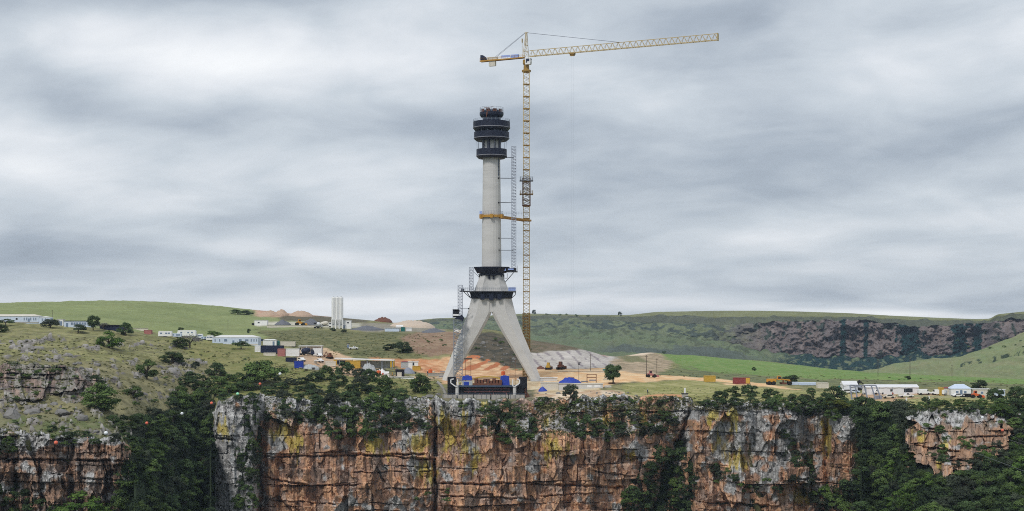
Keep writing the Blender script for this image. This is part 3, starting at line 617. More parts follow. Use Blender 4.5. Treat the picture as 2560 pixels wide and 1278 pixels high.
# nodes: valley bottom, green slope, talus foot, cliff foot, cliff head, shoulder, skyline, behind
FARC = [(1020,[(1350,900),(1700,850),(2100,826),(2500,815),(2620,810),(2700,806),(2800,803),(3300,806)]),
 (1090,[(1350,900),(1700,850),(2100,826),(2500,814),(2620,803),(2660,798),(2800,796),(3300,800)]),
 (1200,[(1350,900),(1700,852),(2100,828),(2500,814),(2640,800),(2700,795),(2800,793),(3300,797)]),
 (1240,[(1350,910),(1700,856),(2100,832),(2500,814),(2640,799),(2700,790),(2800,787),(3300,791)]),
 (1330,[(1350,920),(1700,870),(2100,838),(2450,818),(2600,796),(2660,788),(2800,784),(3300,788)]),
 (1450,[(1350,930),(1700,878),(2050,845),(2400,818),(2550,797),(2620,790),(2750,787),(3300,791)]),
 (1570,[(1350,940),(1650,880),(2000,846),(2300,822),(2450,802),(2550,793),(2700,788),(3300,792)]),
 (1640,[(1350,950),(1600,888),(1950,856),(2250,832),(2400,806),(2500,788),(2650,780),(3300,786)]),
 (1800,[(1350,965),(1550,900),(1900,872),(2150,852),(2300,812),(2400,792),(2600,777),(3300,784)]),
 (1900,[(1350,975),(1550,915),(1880,892),(2080,874),(2200,804),(2280,792),(2550,777),(3300,784)]),
 (2000,[(1350,985),(1550,935),(1850,912),(2040,886),(2110,800),(2190,790),(2500,779),(3300,787)]),
 (2120,[(1350,990),(1550,945),(1800,925),(2000,892),(2050,800),(2130,792),(2450,783),(3300,790)]),
 (2240,[(1350,995),(1550,945),(1800,925),(2000,890),(2050,806),(2130,796),(2450,790),(3300,795)]),
 (2290,[(1350,995),(1550,945),(1800,922),(2040,876),(2080,820),(2150,800),(2450,792),(3300,796)]),
 (2330,[(1350,995),(1550,945),(1800,920),(1980,888),(2040,812),(2120,800),(2400,794),(3300,797)]),
 (2440,[(1350,995),(1550,945),(1800,915),(1960,880),(2030,808),(2100,801),(2350,798),(3300,800)]),
 (2476,[(1350,995),(1550,945),(1780,905),(1900,866),(1970,806),(2040,801),(2250,797),(3300,799)]),
 (2492,[(1350,995),(1550,940),(1700,900),(1800,858),(1860,800),(1900,789),(1960,786),(3300,792)]),
 (2560,[(1350,990),(1500,930),(1650,890),(1750,850),(1800,796),(1850,784),(1920,779),(3300,790)]),
 (2720,[(1350,990),(1500,930),(1650,890),(1750,850),(1800,790),(1850,780),(1920,776),(3300,790)])]
X, D, Y, Zn = sheet(FARC, [24, 30, 34, 54, 16, 14, 6], 2.5, 9)
steep = ((Zn == 3)*sstep(1560, 1900, X)+(Zn == 3)*.35*(X <= 1900)).clip(0, 1)
D = D-steep*((fbm(X/30, Y/70, 4, 401)-.5)*80+(fbm(X/5, Y/5, 4, 402)-.5)*24)
D = D+((fbm(X/34, Y/16, 4, 403)-.5)*50)*(Zn > 0)
Z = CZ-(Y-HY)/F*D+(fbm(X/22, D/90, 4, 404)-.5)*9*(Zn < 5)
V = np.stack([(X-HX)/F*D, D, Z], -1)
a = fbm(X/30, Y/9, 5, 405)[..., None]; b = fbm(X/7, Y/6, 4, 406)[..., None]; c = fbm(X/12, Y/40, 4, 407)[..., None]
grs = L(96,114,80)*(1-a)+L(110,114,86)*a
C2 = grs.copy()
fs = fbm(X/18, Y/2.2, 4, 420)[..., None]; rk = L(98,91,92)*(1-c)+L(126,112,106)*c; rk = rk*(.62+.3*b+.5*fs)
rk = np.where((fbm(X/14, Y/16, 5, 408) > .66)[..., None], L(52,62,54), rk)
frs = L(12,50,50)*(.35+1.1*b)
shl = (L(96,100,74)*(1-a)+L(76,80,72)*a)*(.7+.6*b)
cliffy = sstep(1750, 1950, X)[..., None]
slope = np.where((fbm(X/14, Y/6, 4, 409) > .50)[..., None], L(66,76,66), L(104,112,82))*(.6+.8*b)
C2 = np.where((Zn == 3)[..., None], rk*cliffy+slope*(1-cliffy), C2)
C2 = np.where((Zn == 4)[..., None], shl, C2); C2 = np.where((Zn >= 5)[..., None], L(122,124,84)*(.8+.4*a), C2)
fw = sstep(1870, 2010, X+(Y-900)*1.6+(fbm(X/30, Y/12, 3, 410)-.5)*120)
fm = (fw*sstep(948, 940, Y)*(Zn <= 2))[..., None]; fm = fm*np.clip(1.15-1.1*np.clip((fbm(X/9, Y/5, 4, 430)-.58)*8, 0, 1)[..., None], 0, 1); C2 = C2*(1-fm)+frs*fm
gul = sum(np.exp(-((X-g_)/w_)**2) for g_, w_ in ((2108,9),(2165,7),(2275,34),(2400,24),(2445,12)))
C2 = np.where(((Zn == 3) & (gul+(fbm(X/10, Y/10, 3, 411)-.5) > .55))[..., None], frs, C2)
C2 = np.where(((Zn == 2) & (X < 1900))[..., None] & (fbm(X/10, Y/5, 4, 412) > .56)[..., None], C2*.6, C2)
db = (sstep(1450, 1540, X)*sstep(1960, 1800, X)*sstep(858, 872, Y+(fbm(X/24, Y/7, 4, 421)-.5)*26)*(Zn == 1))[..., None]*.8; C2 = C2*(1-db)+L(76,84,82)*(.7+.6*b)*db
me = gmesh('mesa', V, X.shape[0], X.shape[1], C2); me.materials.append(M['far']); link('hills', me, kind='structure'); BV.append(bvh_of(V, X.shape[0], X.shape[1]))
# grassy hill spurs on the right, in front of the mesa
SP1 = [(2090,[(1150,960),(1250,950),(1400,944),(1600,955)]),(2150,[(1150,958),(1250,946),(1420,932),(1600,950)]),(2210,[(1150,957),(1250,940),(1430,916),(1600,940)]),(2280,[(1150,957),(1250,935),(1440,901),(1600,925)]),(2340,[(1150,957),(1250,935),(1440,898),(1600,920)]),(2380,[(1150,957),(1250,930),(1440,894),(1600,920)]),(2450,[(1150,957),(1250,925),(1450,876),(1600,910)]),(2510,[(1150,957),(1250,920),(1470,850),(1600,900)]),(2560,[(1150,957),(1250,915),(1480,828),(1600,890)]),(2700,[(1150,957),(1250,910),(1480,800),(1600,870)])]
X, D, Y, Zn = sheet(SP1, [30, 60, 12], 3, 13)
fold = np.exp(-((Y-(932-(X-2300)*.21))/5.5)**2)*sstep(2300, 2420, X)
Z = CZ-(Y-HY)/F*D+(fbm(X/40, D/60, 4, 501)-.5)*4-fold*5
V = np.stack([(X-HX)/F*D, D, Z], -1)
a = fbm(X/30, Y/10, 5, 502)[..., None]; b = fbm(X/6, Y/4, 4, 503)[..., None]
C3 = (L(116,132,88)*(1-a)+L(134,132,98)*a)*(.85+.3*b)
C3 = np.where(((fold > .3) & (X > 2400) & (fbm(X/12, Y/4, 3, 504) > .48))[..., None], L(52,66,48), C3)
me = gmesh('spur', V, X.shape[0], X.shape[1], C3); me.materials.append(M['far']); link('hill', me, kind='structure'); BV.append(bvh_of(V, X.shape[0], X.shape[1]))
pl = MB(); k = 14000; pl._add([(-k, -2000, 22), (k, -2000, 22), (k, k, 22), (-k, k, 22)], [(0, 1, 2, 3)])
vm = mat('valley floor', lin(58, 70, 48), .95, .2, .02); pl.build('valley_floor', vm, kind='structure')
# ------------------------------------------------------------------ bridge pylon
DP = 592.0; SP = DP/F
base = at(1229, DP); base.z = P(1229, 952, DP).z
pylon = root('bridge_pylon', 'tall unfinished concrete bridge pylon with A shaped legs at the cliff edge', 'bridge pylon', base)
def py_(y): return (952-y)*SP                                     # height above the pylon foot of a photo row
def pxl(x): return (x-1229)*SP
def leg_ring(y, xo, xi, dep, sgn):
    """six-sided leg section with a ridge running down its front face"""
    z = py_(y); xo, xi = xo*SP*sgn, xi*SP*sgn; k = xi+(xo-xi)*.62; ch = (xo-xi)*.12
    return [(xi, -dep*.36, z), (xi+ch, -dep*.46, z), (k, -dep*.5, z), (xo, -dep*.2, z), (xo, dep*.2, z), (k, dep*.5, z), (xi+ch, dep*.46, z), (xi, dep*.36, z)]
for s_ in (-1, 1):
    m_ = MB()
    m_.loft([leg_ring(y, xo, xi, dp, s_) for y, xo, xi, dp in ((968,128,104,6.5),(942,121,92,7),(906,107,71,7.6),(870,93,50,8.2),(836,79,29,8.8),(800,65.5,9,9.4),(784,60,1.2,9.6),(776,57.5,-.5,9.7),(746,50,-.5,9.9))])
    lg = m_.build('leg', M['conc'], pylon)
m_ = MB()
def trunk_ring(y, w, dep, gr):
    z = py_(y); a, b = w*SP, gr*SP
    return [(-a, -dep*.22, z), (-a*.55, -dep*.5, z), (-b, -dep*.42, z), (b, -dep*.42, z), (a*.55, -dep*.5, z), (a, -dep*.22, z), (a, dep*.22, z), (a*.55, dep*.5, z), (-a*.55, dep*.5, z), (-a, dep*.22, z)]
m_.loft([trunk_ring(y, w, dp, g) for y, w, dp, g in ((780,58.5,9.6,1),(746,50.2,9.7,3),(716,39,9.0,7),(694,30,8.4,9),(684,26.5,8.2,10))])
m_.build('leg_junction', M['conc'], pylon)
m_ = MB(); m_.lathe([(25.2*SP, py_(690)), (24.2*SP, py_(600)), (23*SP, py_(500)), (21.8*SP, py_(398)), (21.6*SP, py_(352))], 20, a0=math.pi/20)
m_.build('shaft', M['conc'], pylon)
m_ = MB()
for y in range(410, 670, 9): m_.lathe([(25.0*SP-(690-y)*.0113*SP+.02, py_(y)), (25.0*SP-(690-y)*.0113*SP+.02, py_(y)+.05)], 20, a0=math.pi/20)
m_.build('pour_joint', M['conc2'], pylon)
m_ = MB(); m_.lathe([(21*SP, py_(352)), (20.6*SP, py_(276))], 20); m_.build('shaft_core', M['net'], pylon)
def ring_platform(yt, yb, r, rb, inner, strip=True, rails=0):
    m_ = MB(); t = (yt+yb)/2
    m_.lathe([(inner*SP, py_(yt+3)), (r*SP, py_(yt)), (r*SP, py_(yb-5)), (rb*SP, py_(yb)), (inner*SP, py_(yb)+.2)], 32, cap=False)
    o = m_.build('work_platform', M['form'], pylon)
    if strip:
        m_ = MB(); m_.lathe([((r+.1)*SP, py_(yb-6.4)), ((r+.9)*SP, py_(yb-6.4)), ((r+.9)*SP, py_(yb-7.6)), ((r+.1)*SP, py_(yb-7.6))], 32, cap=False)
        m_.build('toe_board', M['strip'], o)
    if rails:
        m_ = MB(); hz = py_(yt); R_ = (r-.8)*SP
        for i in range(28):
            A = 2*math.pi*i/28; B = 2*math.pi*(i+1)/28; m_.tube((R_*math.cos(A), R_*math.sin(A), hz-.2), (R_*math.cos(A), R_*math.sin(A), hz+rails), .05)
            for q in (.5, 1): m_.tube((R_*math.cos(A), R_*math.sin(A), hz+rails*q), (R_*math.cos(B), R_*math.sin(B), hz+rails*q), .045)
        m_.build('guard_rail', M['rail'], o)
    return o
ring_platform(374, 397, 38, 33, 22)
ring_platform(331, 353, 44, 38, 21)
ring_platform(305, 327, 46, 42, 21, rails=.9)
top = ring_platform(282, 293, 30, 27, 20, strip=False, rails=2.0)
for i in range(10):
    A = 2*math.pi*i/10; m_ = MB(); m_.box((27*SP*math.cos(A), 27*SP*math.sin(A), py_(279)), (1.7, .1, 1.5), A+math.pi/2); m_.build('mesh_screen', M['rust'], top)
for i in range(14):
    A = 2*math.pi*i/14; m_ = MB(); m_.tube((36*SP*math.cos(A), 36*SP*math.sin(A), py_(375)), (37*SP*math.cos(A), 37*SP*math.sin(A), py_(352)), .07); m_.build('hanger_rod', M['rail'], pylon); m_ = MB()
    m_.tube((40*SP*math.cos(A), 40*SP*math.sin(A), py_(331)), (40*SP*math.cos(A), 40*SP*math.sin(A), py_(326)), .1); m_.build('prop', M['rail'], pylon)
for i in range(9):
    A = 2*math.pi*(i+.3)/9; c_, s_ = math.cos(A), math.sin(A); m_ = MB(); m_.box((22.6*SP*c_, 22.6*SP*s_, py_(364)), (.5 if i % 2 else 1.1, .3, 3.8), A+math.pi/2); m_.build('climbing_shoe', M['navy'], pylon); m_ = MB()
    m_.box((21.4*SP*c_, 21.4*SP*s_, py_(297)), (1.3, .25, 2.6), A+math.pi/2); m_.build('formwork_panel', M['navy'], pylon)
m_ = MB()
m_.tube((pxl(1217)-0, -21*SP-1.2, py_(293)), (pxl(1217), -21*SP-1.2, py_(284)), .22); m_.tube((pxl(1216), -21*SP-1.2, py_(297)), (pxl(1223), -21*SP-1.2, py_(273)), .15); m_.tube((pxl(1210), -21*SP-1.2, py_(274)), (pxl(1234), -21*SP-1.2, py_(271)), .12)
m_.build('formwork_jack', M['rust'], pylon)
m_ = MB()
for i in range(13): m_.box((18*SP, -13*SP-.0, py_(400+i*3.4)), (.6, .5, .12))
m_.tube((17*SP, -14.5*SP, py_(398)), (17*SP, -14.5*SP, py_(440)), .08); m_.tube((19*SP, -12.5*SP, py_(398)), (19*SP, -12.5*SP, py_(440)), .08)
m_.build('ladder', M['net'], pylon)
# upper collar platform
m_ = MB(); oc = math.pi/8
m_.lathe([(26*SP, py_(668)), (48*SP, py_(668)), (47*SP, py_(671)), (40*SP, py_(682)), (31*SP, py_(684)), (26*SP, py_(684))], 8, cap=False, a0=oc)
m_.lathe([(30*SP, py_(681)), (31*SP, py_(689)), (26*SP, py_(690))], 12, cap=False)
col1 = m_.build('work_platform', M['form'], pylon)
for i in range(18):
    A = 2*math.pi*i/18; m_ = MB(); m_.box((30.5*SP*math.cos(A), 24.5*SP*math.sin(A), py_(692)), (.7, .5, 1.9), A+math.pi/2); m_.build('anchor_clamp', M['form'], col1)
m_ = MB()
m_.box((pxl(1279), -1, py_(680)), (30*SP, 5, .35)); m_.box((pxl(1270), -3.4, py_(674)), (8*SP, .1, 1.7)); m_.box((pxl(1282), -3.4, py_(675)), (18*SP, .12, 1.2)); m_.box((pxl(1293), -1, py_(674)), (.14, 5, 2.2)); m_.tube((pxl(1293), -3.3, py_(679)), (pxl(1293), -3.3, py_(665)), .1)
m_.tube((pxl(1284), -2, py_(682)), (pxl(1263), -2, py_(706)), .16); m_.tube((pxl(1284), .5, py_(682)), (pxl(1263), .5, py_(706)), .16); m_.tube((pxl(1268), -2, py_(684)), (pxl(1268), -2, py_(696)), .14); m_.tube((pxl(1262), -2, py_(696)), (pxl(1269), -2, py_(696)), .14)
m_.build('side_deck', M['black'], col1)
for x0, x1 in ((1192, 1200), (1184, 1198)): m_ = MB(); m_.tube((pxl(x0), -2, py_(680)), (pxl(x1), -2, py_(693)), .1); m_.build('brace', M['black'], col1)
m_ = MB(); m_.box((pxl(1261), -25*SP, py_(673)), (8*SP, .12, 1.6)); m_.box((pxl(1277), -3.6, py_(674)), (14*SP, .1, .5)); m_.build('panel', M['bluel'], col1)
# lower collar platform
m_ = MB()
m_.loft([[(x*SP, y*9.8, py_(z)) for x, y in ((-w, -.25), (-w*.6, -.54), (0, -.58), (w*.6, -.54), (w, -.25), (w, .25), (w*.6, .54), (-w*.6, .54), (-w, .25))] for z, w in ((747, 49.5), (744, 52), (735, 53), (731, 55))])
for x in (-22, 0, 20): m_.box((x*SP, -6.0, py_(743)), (1.6, 1.0, 2.2 if x else 2.8))
col2 = m_.build('work_platform', M['form'], pylon)
m_ = MB(); m_.box((pxl(1232), -1.5, py_(730)), (116*SP, 11.5, .35)); m_.box((pxl(1162), -1.5, py_(729)), (24*SP, 5, .4)); m_.box((pxl(1157), -2, py_(725)), (8*SP, 4.5, .9))
for x0, x1 in ((1161, 1177), (1168, 1177)): m_.tube((pxl(x0), -3, py_(731)), (pxl(x1), -3, py_(746)), .17); m_.tube((pxl(x0), 0, py_(731)), (pxl(x1), 0, py_(746)), .17)
m_.tube((pxl(1289), -4, py_(731)), (pxl(1288), -4, py_(738)), .17); m_.tube((pxl(1288), -4, py_(738)), (pxl(1278), -4, py_(747)), .17); m_.tube((pxl(1275), -4, py_(745)), (pxl(1283), -4, py_(734)), .15)
m_.build('deck', M['black'], col2)
m_ = MB(); yv = -7.1
for x in range(1160, 1292, 5): m_.tube((pxl(x), yv, py_(730)), (pxl(x), yv, py_(719)), .05)
for y in (719, 722.5, 726): m_.tube((pxl(1158), yv, py_(y)), (pxl(1290), yv, py_(y)), .05)
m_.tube((pxl(1290), 4, py_(719)), (pxl(1290), yv, py_(719)), .06)
m_.build('guard_rail', M['rail'], col2)
m_ = MB(); m_.box((pxl(1280), -7.0, py_(724)), (18*SP, .08, 1.4)); m_.box((pxl(1287), -6.9, py_(724)), (4*SP, .1, 1.2)); m_.build('panel', M['bluel'], col2)
# concrete plinths under the legs
for s_ in (-1, 1):
    m_ = MB(); m_.box((s_*113*SP, 0, py_(962)), (34*SP, 9, 3.4), 0, .93); m_.build('footing', M['conc2'], pylon)

# ------------------------------------------------------------------ tower crane
DC = 612.0; SC = DC/F
cb = at(1316, DC); cz = lambda y: CZ-(y-HY)/F*DC-cb.z
crane = root('tower_crane', 'tall yellow lattice tower crane with long jib standing behind the concrete pylon', 'tower crane', cb)
w = 2.5
m_ = MB(); z0, z1 = 0, cz(181); npan = 50
m_.truss((0, 0, z0), (0, 0, z1), w, w, npan, .17, .085, up=(0, 1, 0)); mast = m_.build('mast', M['crane'], crane)
m_ = MB()
for k in range(0, npan+1, 2):
    if k: m_.box((0, 0, z1*k/npan), (w+.35, w+.35, .32))
m_.build('section_joint', M['craned'], mast)
m_ = MB()                                                           # denser base sections
m_.truss((0, 0, 0), (0, 0, cz(783)), w+.4, w+.4, 22, .24, .13, up=(0, 1, 0))
m_.build('base_section', M['craned'], crane)
m_ = MB(); z = cz(512); m_.truss((0, 0, cz(514)), (0, 0, cz(446)), w+.75, w+.75, 5, .16, .09, up=(0, 1, 0)); m_.box((0, 0, cz(514)), (3.5, 3.5, .4)); m_.build('climbing_cage', M['rust'], crane)
for y in (452, 486):
    m_ = MB(); hz = cz(y)
    for a, b in (((-2.6, -2.2), (2.6, -2.2)), ((-2.6, 2.2), (2.6, 2.2)), ((-2.4, -2.4), (-2.4, 2.4)), ((2.4, -2.4), (2.4, 2.4))):
        m_.box(((a[0]+b[0])/2, (a[1]+b[1])/2, hz), (abs(b[0]-a[0])+.5, abs(b[1]-a[1])+.5, .3))
        for q in (0, .5, 1):
            x, yv = a[0]+(b[0]-a[0])*q, a[1]+(b[1]-a[1])*q; m_.tube((x, yv, hz), (x*1.04, yv*1.04, hz+1.5), .05)
        for q in (.8, 1.5): m_.tube((a[0]*1.04, a[1]*1.04, hz+q), (b[0]*1.04, b[1]*1.04, hz+q), .05)
    m_.build('climbing_platform', M['craned'] if y > 460 else M['rail'], crane)
m_ = MB(); m_.lathe([(1.5, cz(182)), (1.9, cz(179)), (1.9, cz(176)), (1.2, cz(174)), (1.15, cz(163)), (1.5, cz(160)), (1.5, cz(150))], 20); m_.build('slewing_ring', M['craned'], crane)
# jib, rising slightly and swung towards the gorge
jd = Vector((.917, -.40, 0)); ju = Vector((0, 0, 1)); js = jd.cross(ju)
jz = cz(144)
def J(s, z, side=0.0): v_ = jd*s; return (v_.x+js.x*side, v_.y+js.y*side, z)
m_ = MB(); LJ = 82.0; j0 = Vector(J(1.5, jz+.3)); j1 = Vector(J(LJ, jz+1.1)); nj = 32
cl, crr = .85, 2.55
for s_ in (-1, 1): m_.tube(j0+js*cl*s_, j1+js*cl*s_, .14)
m_.tube(j0+ju*crr*.96, j1+ju*crr, .16)
for k in range(nj):
    a = j0.lerp(j1, k/nj); b = j0.lerp(j1, (k+1)/nj); mm_ = j0.lerp(j1, (k+.5)/nj)+ju*crr
    for s_ in (-1, 1): m_.tube(a+js*cl*s_, mm_, .085, cap=False); m_.tube(mm_, b+js*cl*s_, .085, cap=False)
    m_.tube(a+js*cl, a-js*cl, .08, cap=False); m_.tube(a+js*cl, b-js*cl, .06, cap=False)
jib = m_.build('jib', M['crane'], crane)
m_ = MB(); m_.box(j1+ju*1.2, (.3, 1.9, 2.9), math.atan2(jd.y, jd.x)); m_.build('jib_tip', M['crane'], jib)
m_ = MB()
ang = math.atan2(jd.y, jd.x)
for k in (1, -1): m_.tube(Vector(J(-1, jz))+js*k*.8, Vector(J(-21, jz-.3))+js*k*.8, .28)
m_.box(J(-11, jz+.1), (20, 1.5, .15), ang)
for k in range(11):
    m_.tube(J(-1-k*2, jz, .85), J(-1-k*2, jz+1.1, .85), .05); m_.tube(J(-1-k*2, jz, -.85), J(-1-k*2, jz+1.1, -.85), .05)
for sd in (.85, -.85): m_.tube(J(-1, jz+1.1, sd), J(-21, jz+1.0, sd), .05)
cj = m_.build('counter_jib', M['amber'], crane)
m_ = MB(); m_.box(J(-15.5, jz-1.3), (2.9, 1.2, 2.5), ang); m_.box(J(-15.5, jz+.7), (4.4, 1.3, 1.0), ang); m_.build('counterweight', M['cream'], cj)
m_ = MB(); m_.prism([(-1.3, -.8), (1.4, -.8), (.9, .3), (-.2, 1.1), (-1.2, 1.2)], -.7, .7); o = m_.build('winch', M['navy'], cj); o.location = J(-19.6, jz+1.2); o.rotation_euler = (0, 0, ang)
m_ = MB(); m_.box(J(-5.2, jz+.9), (3.4, 1.3, 1.3), ang); m_.box(J(-9.5, jz+1.2), (4.0, .1, .9), ang); m_.build('electrical_cabinet', M['bluel'], cj)
m_ = MB(); ap = Vector((0, 0, cz(82)))
for a, b in ((1, 1), (1, -1), (-1, 1), (-1, -1)): m_.tube(Vector(J(a*1.0-.3, jz, b*.9)), ap+jd*.2*a+js*.2*b, .14)
for q in (.25, .5, .75):
    f_ = 1-q
    for a in (1, -1): m_.tube(Vector(J(a*f_-.3*f_, jz+(ap.z-jz)*q, .9*f_)), Vector(J(a*f_-.3*f_, jz+(ap.z-jz)*q, -.9*f_)), .07)
    for b in (1, -1):
        m_.tube(Vector(J(f_-.3*f_, jz+(ap.z-jz)*q, b*.9*f_)), Vector(J(-f_-.3*f_, jz+(ap.z-jz)*q, b*.9*f_)), .07)
        m_.tube(Vector(J(f_-.3*f_, jz+(ap.z-jz)*q, b*.9*f_)), Vector(J(-(f_+.25)-.3*f_, jz+(ap.z-jz)*(q-.25), b*.9*(f_+.25))), .07)
m_.tube(ap-jd*.8, ap+jd*.8, .2); m_.box(Vector(J(-1.9, jz+7.2)), (.25, .8, 1.6), ang); m_.tube(Vector(J(-1.9, jz)), Vector(J(-1.9, jz+7)), .1)
m_.build('tower_head', M['crane'], crane)
m_ = MB()
for s_ in (-.25, .25):
    m_.tube(ap+js*s_, Vector(J(41, jz+.7+crr))+js*s_, .075); m_.tube(ap+js*s_-jd*.5, Vector(J(-14, jz+1.2))+js*s_*2, .075)
m_.build('tie_bar', M['hoist'], crane)
m_ = MB(); m_.prism([(-1.1, -1.7), (1.1, -1.7), (1.35, -.6), (1.2, 1.0), (-1.1, 1.0)], -.85, .85); cab = m_.build('operator_cab', M['white'], crane, bevel=.08); cab.location = Vector((.75, -1.7, cz(153.5))); cab.rotation_euler = (0, 0, ang)
m_ = MB(); m_.box((.1, -.87, .15), (1.5, .06, 1.1)); m_.box((1.24, 0, .1), (.06, 1.3, 1.1)); m_.box((-.45, -.88, -.6), (.5, .06, .7)); m_.build('window', M['navy'], cab)
m_ = MB(); tr = Vector(J(20.5, jz+.1)); m_.box(tr, (2.2, 2.0, .4), ang); m_.box(tr-Vector((0, 0, .55)), (1.7, 1.4, .6), ang)
for a in (-.8, .8):
    for b in (-.9, .9): m_.tube(tr+jd*a+js*b-js*.15, tr+jd*a+js*b+js*.15, .3, k=8)
trol = m_.build('trolley', M['craned'], crane)
m_ = MB()
hk = Vector((tr.x, tr.y, 26))
for a in (-.45, .45): m_.tube(tr+jd*a, hk+jd*a, .011, k=3)
m_.build('hoist_rope', M['cable'], trol)
# ------------------------------------------------------------------ collar brace between pylon and crane
bz = P(0, 541, DP).z
br = root('crane_brace', 'amber steel collar round the pylon shaft tied sideways to the crane mast', 'brace', (base.x, base.y, bz))
m_ = MB(); m_.lathe([(24.4*SP, -.55), (29*SP, -.55), (29*SP, .45), (24.4*SP, .45)], 12, cap=False)
for i in range(6):
    A = math.pi/6+i*math.pi/3; m_.box((28.5*SP*math.cos(A), 28.5*SP*math.sin(A), -.1), (1.5, 1.1, 1.5), A)
m_.build('collar', M['amber'], br)
mx, my = cb.x-base.x, cb.y-base.y
m_ = MB()
for a, b in (((3.8, -2.6), (mx+1.9, my-1.7)), ((3.8, 2.6), (mx+1.9, my+1.7)), ((3.9, -2.4), (mx-1.5, my+1.5)), ((2.0, 4.2), (mx-1.5, my+1.7))): m_.tube((a[0], a[1], -.1), (b[0], b[1], -.4), .34)
for s_ in (-1, 1): m_.box((mx, my+s_*1.75, -.4), (4.0, .3, .6)); m_.box((mx+s_*1.75, my, -.4), (.3, 3.5, .6))
m_.build('strut', M['amber'], br)
m_ = MB()
for i in range(24):
    A = 2*math.pi*i/24; B = 2*math.pi*(i+1)/24; R_ = 28.6*SP; m_.tube((R_*math.cos(A), R_*math.sin(A), .4), (R_*math.cos(A), R_*math.sin(A), 1.9), .045)
    for q in (1.1, 1.9): m_.tube((R_*math.cos(A), R_*math.sin(A), q), (R_*math.cos(B), R_*math.sin(B), q), .045)
for x in range(5, 15): m_.tube((x, -1.6, .2), (x, -1.6, 1.6), .04)
m_.tube((5, -1.6, 1.6), (14, -1.6, 1.6), .045); m_.tube((5, -1.6, .9), (14, -1.6, .9), .045)
m_.build('guard_rail', M['rail'], br)
m_ = MB(); m_.box((-28.8*SP, -.8, 1.2), (.12, 1.5, 1.5)); m_.box((-27*SP, -2.4, 1.2), (.9, .1, 1.3)); m_.build('panel', M['bluel'], br)
# ------------------------------------------------------------------ hoist towers
def hoist(px, ytop, ybot, wpx, dep, d, label, panels, matk='hoist', ties=(), th=.1):
    sc = d/F; b = P(px, ybot, d); H = (ybot-ytop)*sc; w_ = wpx*sc*.86
    r = root('hoist_mast', label, 'hoist mast', b)
    m_ = MB(); m_.truss((0, 0, 0), (0, 0, H), w_, dep, panels, th, th*.65, up=(0, 1, 0)); o = m_.build('lattice_mast', M[matk], r)
    if ties:
        for y, x in ties:
            m_ = MB(); z = (ybot-y)*sc; L_ = (x-px)*sc
            for q in (-.45, .45): m_.tube((0, q, z), (L_, q*2.2, z+.05), .085)
            m_.box((L_, -1.0, z), (.55, .5, .55)); m_.build('wall_tie', M['black'], r)
    return r
hoist(1284.5, 367, 678, 13, 1.6, 590.5, 'slim grey hoist mast tied to the pylon shaft and standing on the upper collar', 40, ties=[(394,1266),(446,1247),(507,1247),(596,1247),(626,1247)])
hoist(1178, 669, 731, 12, 1.5, 588, 'short lattice hoist mast between the two pylon collars, on the left', 9)
hoist(1150.5, 713, 800, 13, 1.5, 586.5, 'lattice hoist mast rising beside the left end of the lower collar', 12, ties=[(772,1172)])
h4 = hoist(1145, 800, 960, 24, 2.6, 585.5, 'wide grey hoist tower standing in front of the left pylon leg', 9, th=.18, matk='rail')
m_ = MB(); zt = 160*585.5/F
for x in (-1.9, .2):
    m_.tube((x, -1.2, zt), (x, -1.2, zt+5.2), .06)
m_.tube((-1.9, -1.2, zt+5.2), (.2, -1.2, zt+5.2), .05)
m_.build('mast_extension', M['hoist'], h4)
cg = root('hoist_cage', 'dark hoist cage hanging at the top of the wide hoist tower', 'hoist cage', P(1141, 797, 584))
m_ = MB(); m_.box((-.2, 0, 3.6), (2.6, 1.6, .3)); m_.box((-.2, .7, 2.0), (2.6, .12, 3.0)); m_.prism([(-1.5, 2.6), (1.3, 3.5), (1.3, 2.6), (-.2, 1.9)], -.85, -.7); m_.tube((-1.4, -.75, .4), (-1.4, -.75, 3.6), .08); m_.tube((1.1, -.75, .4), (1.1, -.75, 3.6), .08)
m_.build('cage_frame', M['black'], cg)
m_ = MB(); m_.box((-.2, -.78, 1.5), (2.3, .1, .7)); m_.build('cage_panel', M['white'], cg)
m_ = MB(); m_.prism([(-.6, .2), (2.2, 1.6), (3.1, .4), (2.6, -1.2), (1.4, -.2), (-.8, -.2)], -.5, .5); m_.build('cage_brace', M['form'], cg)
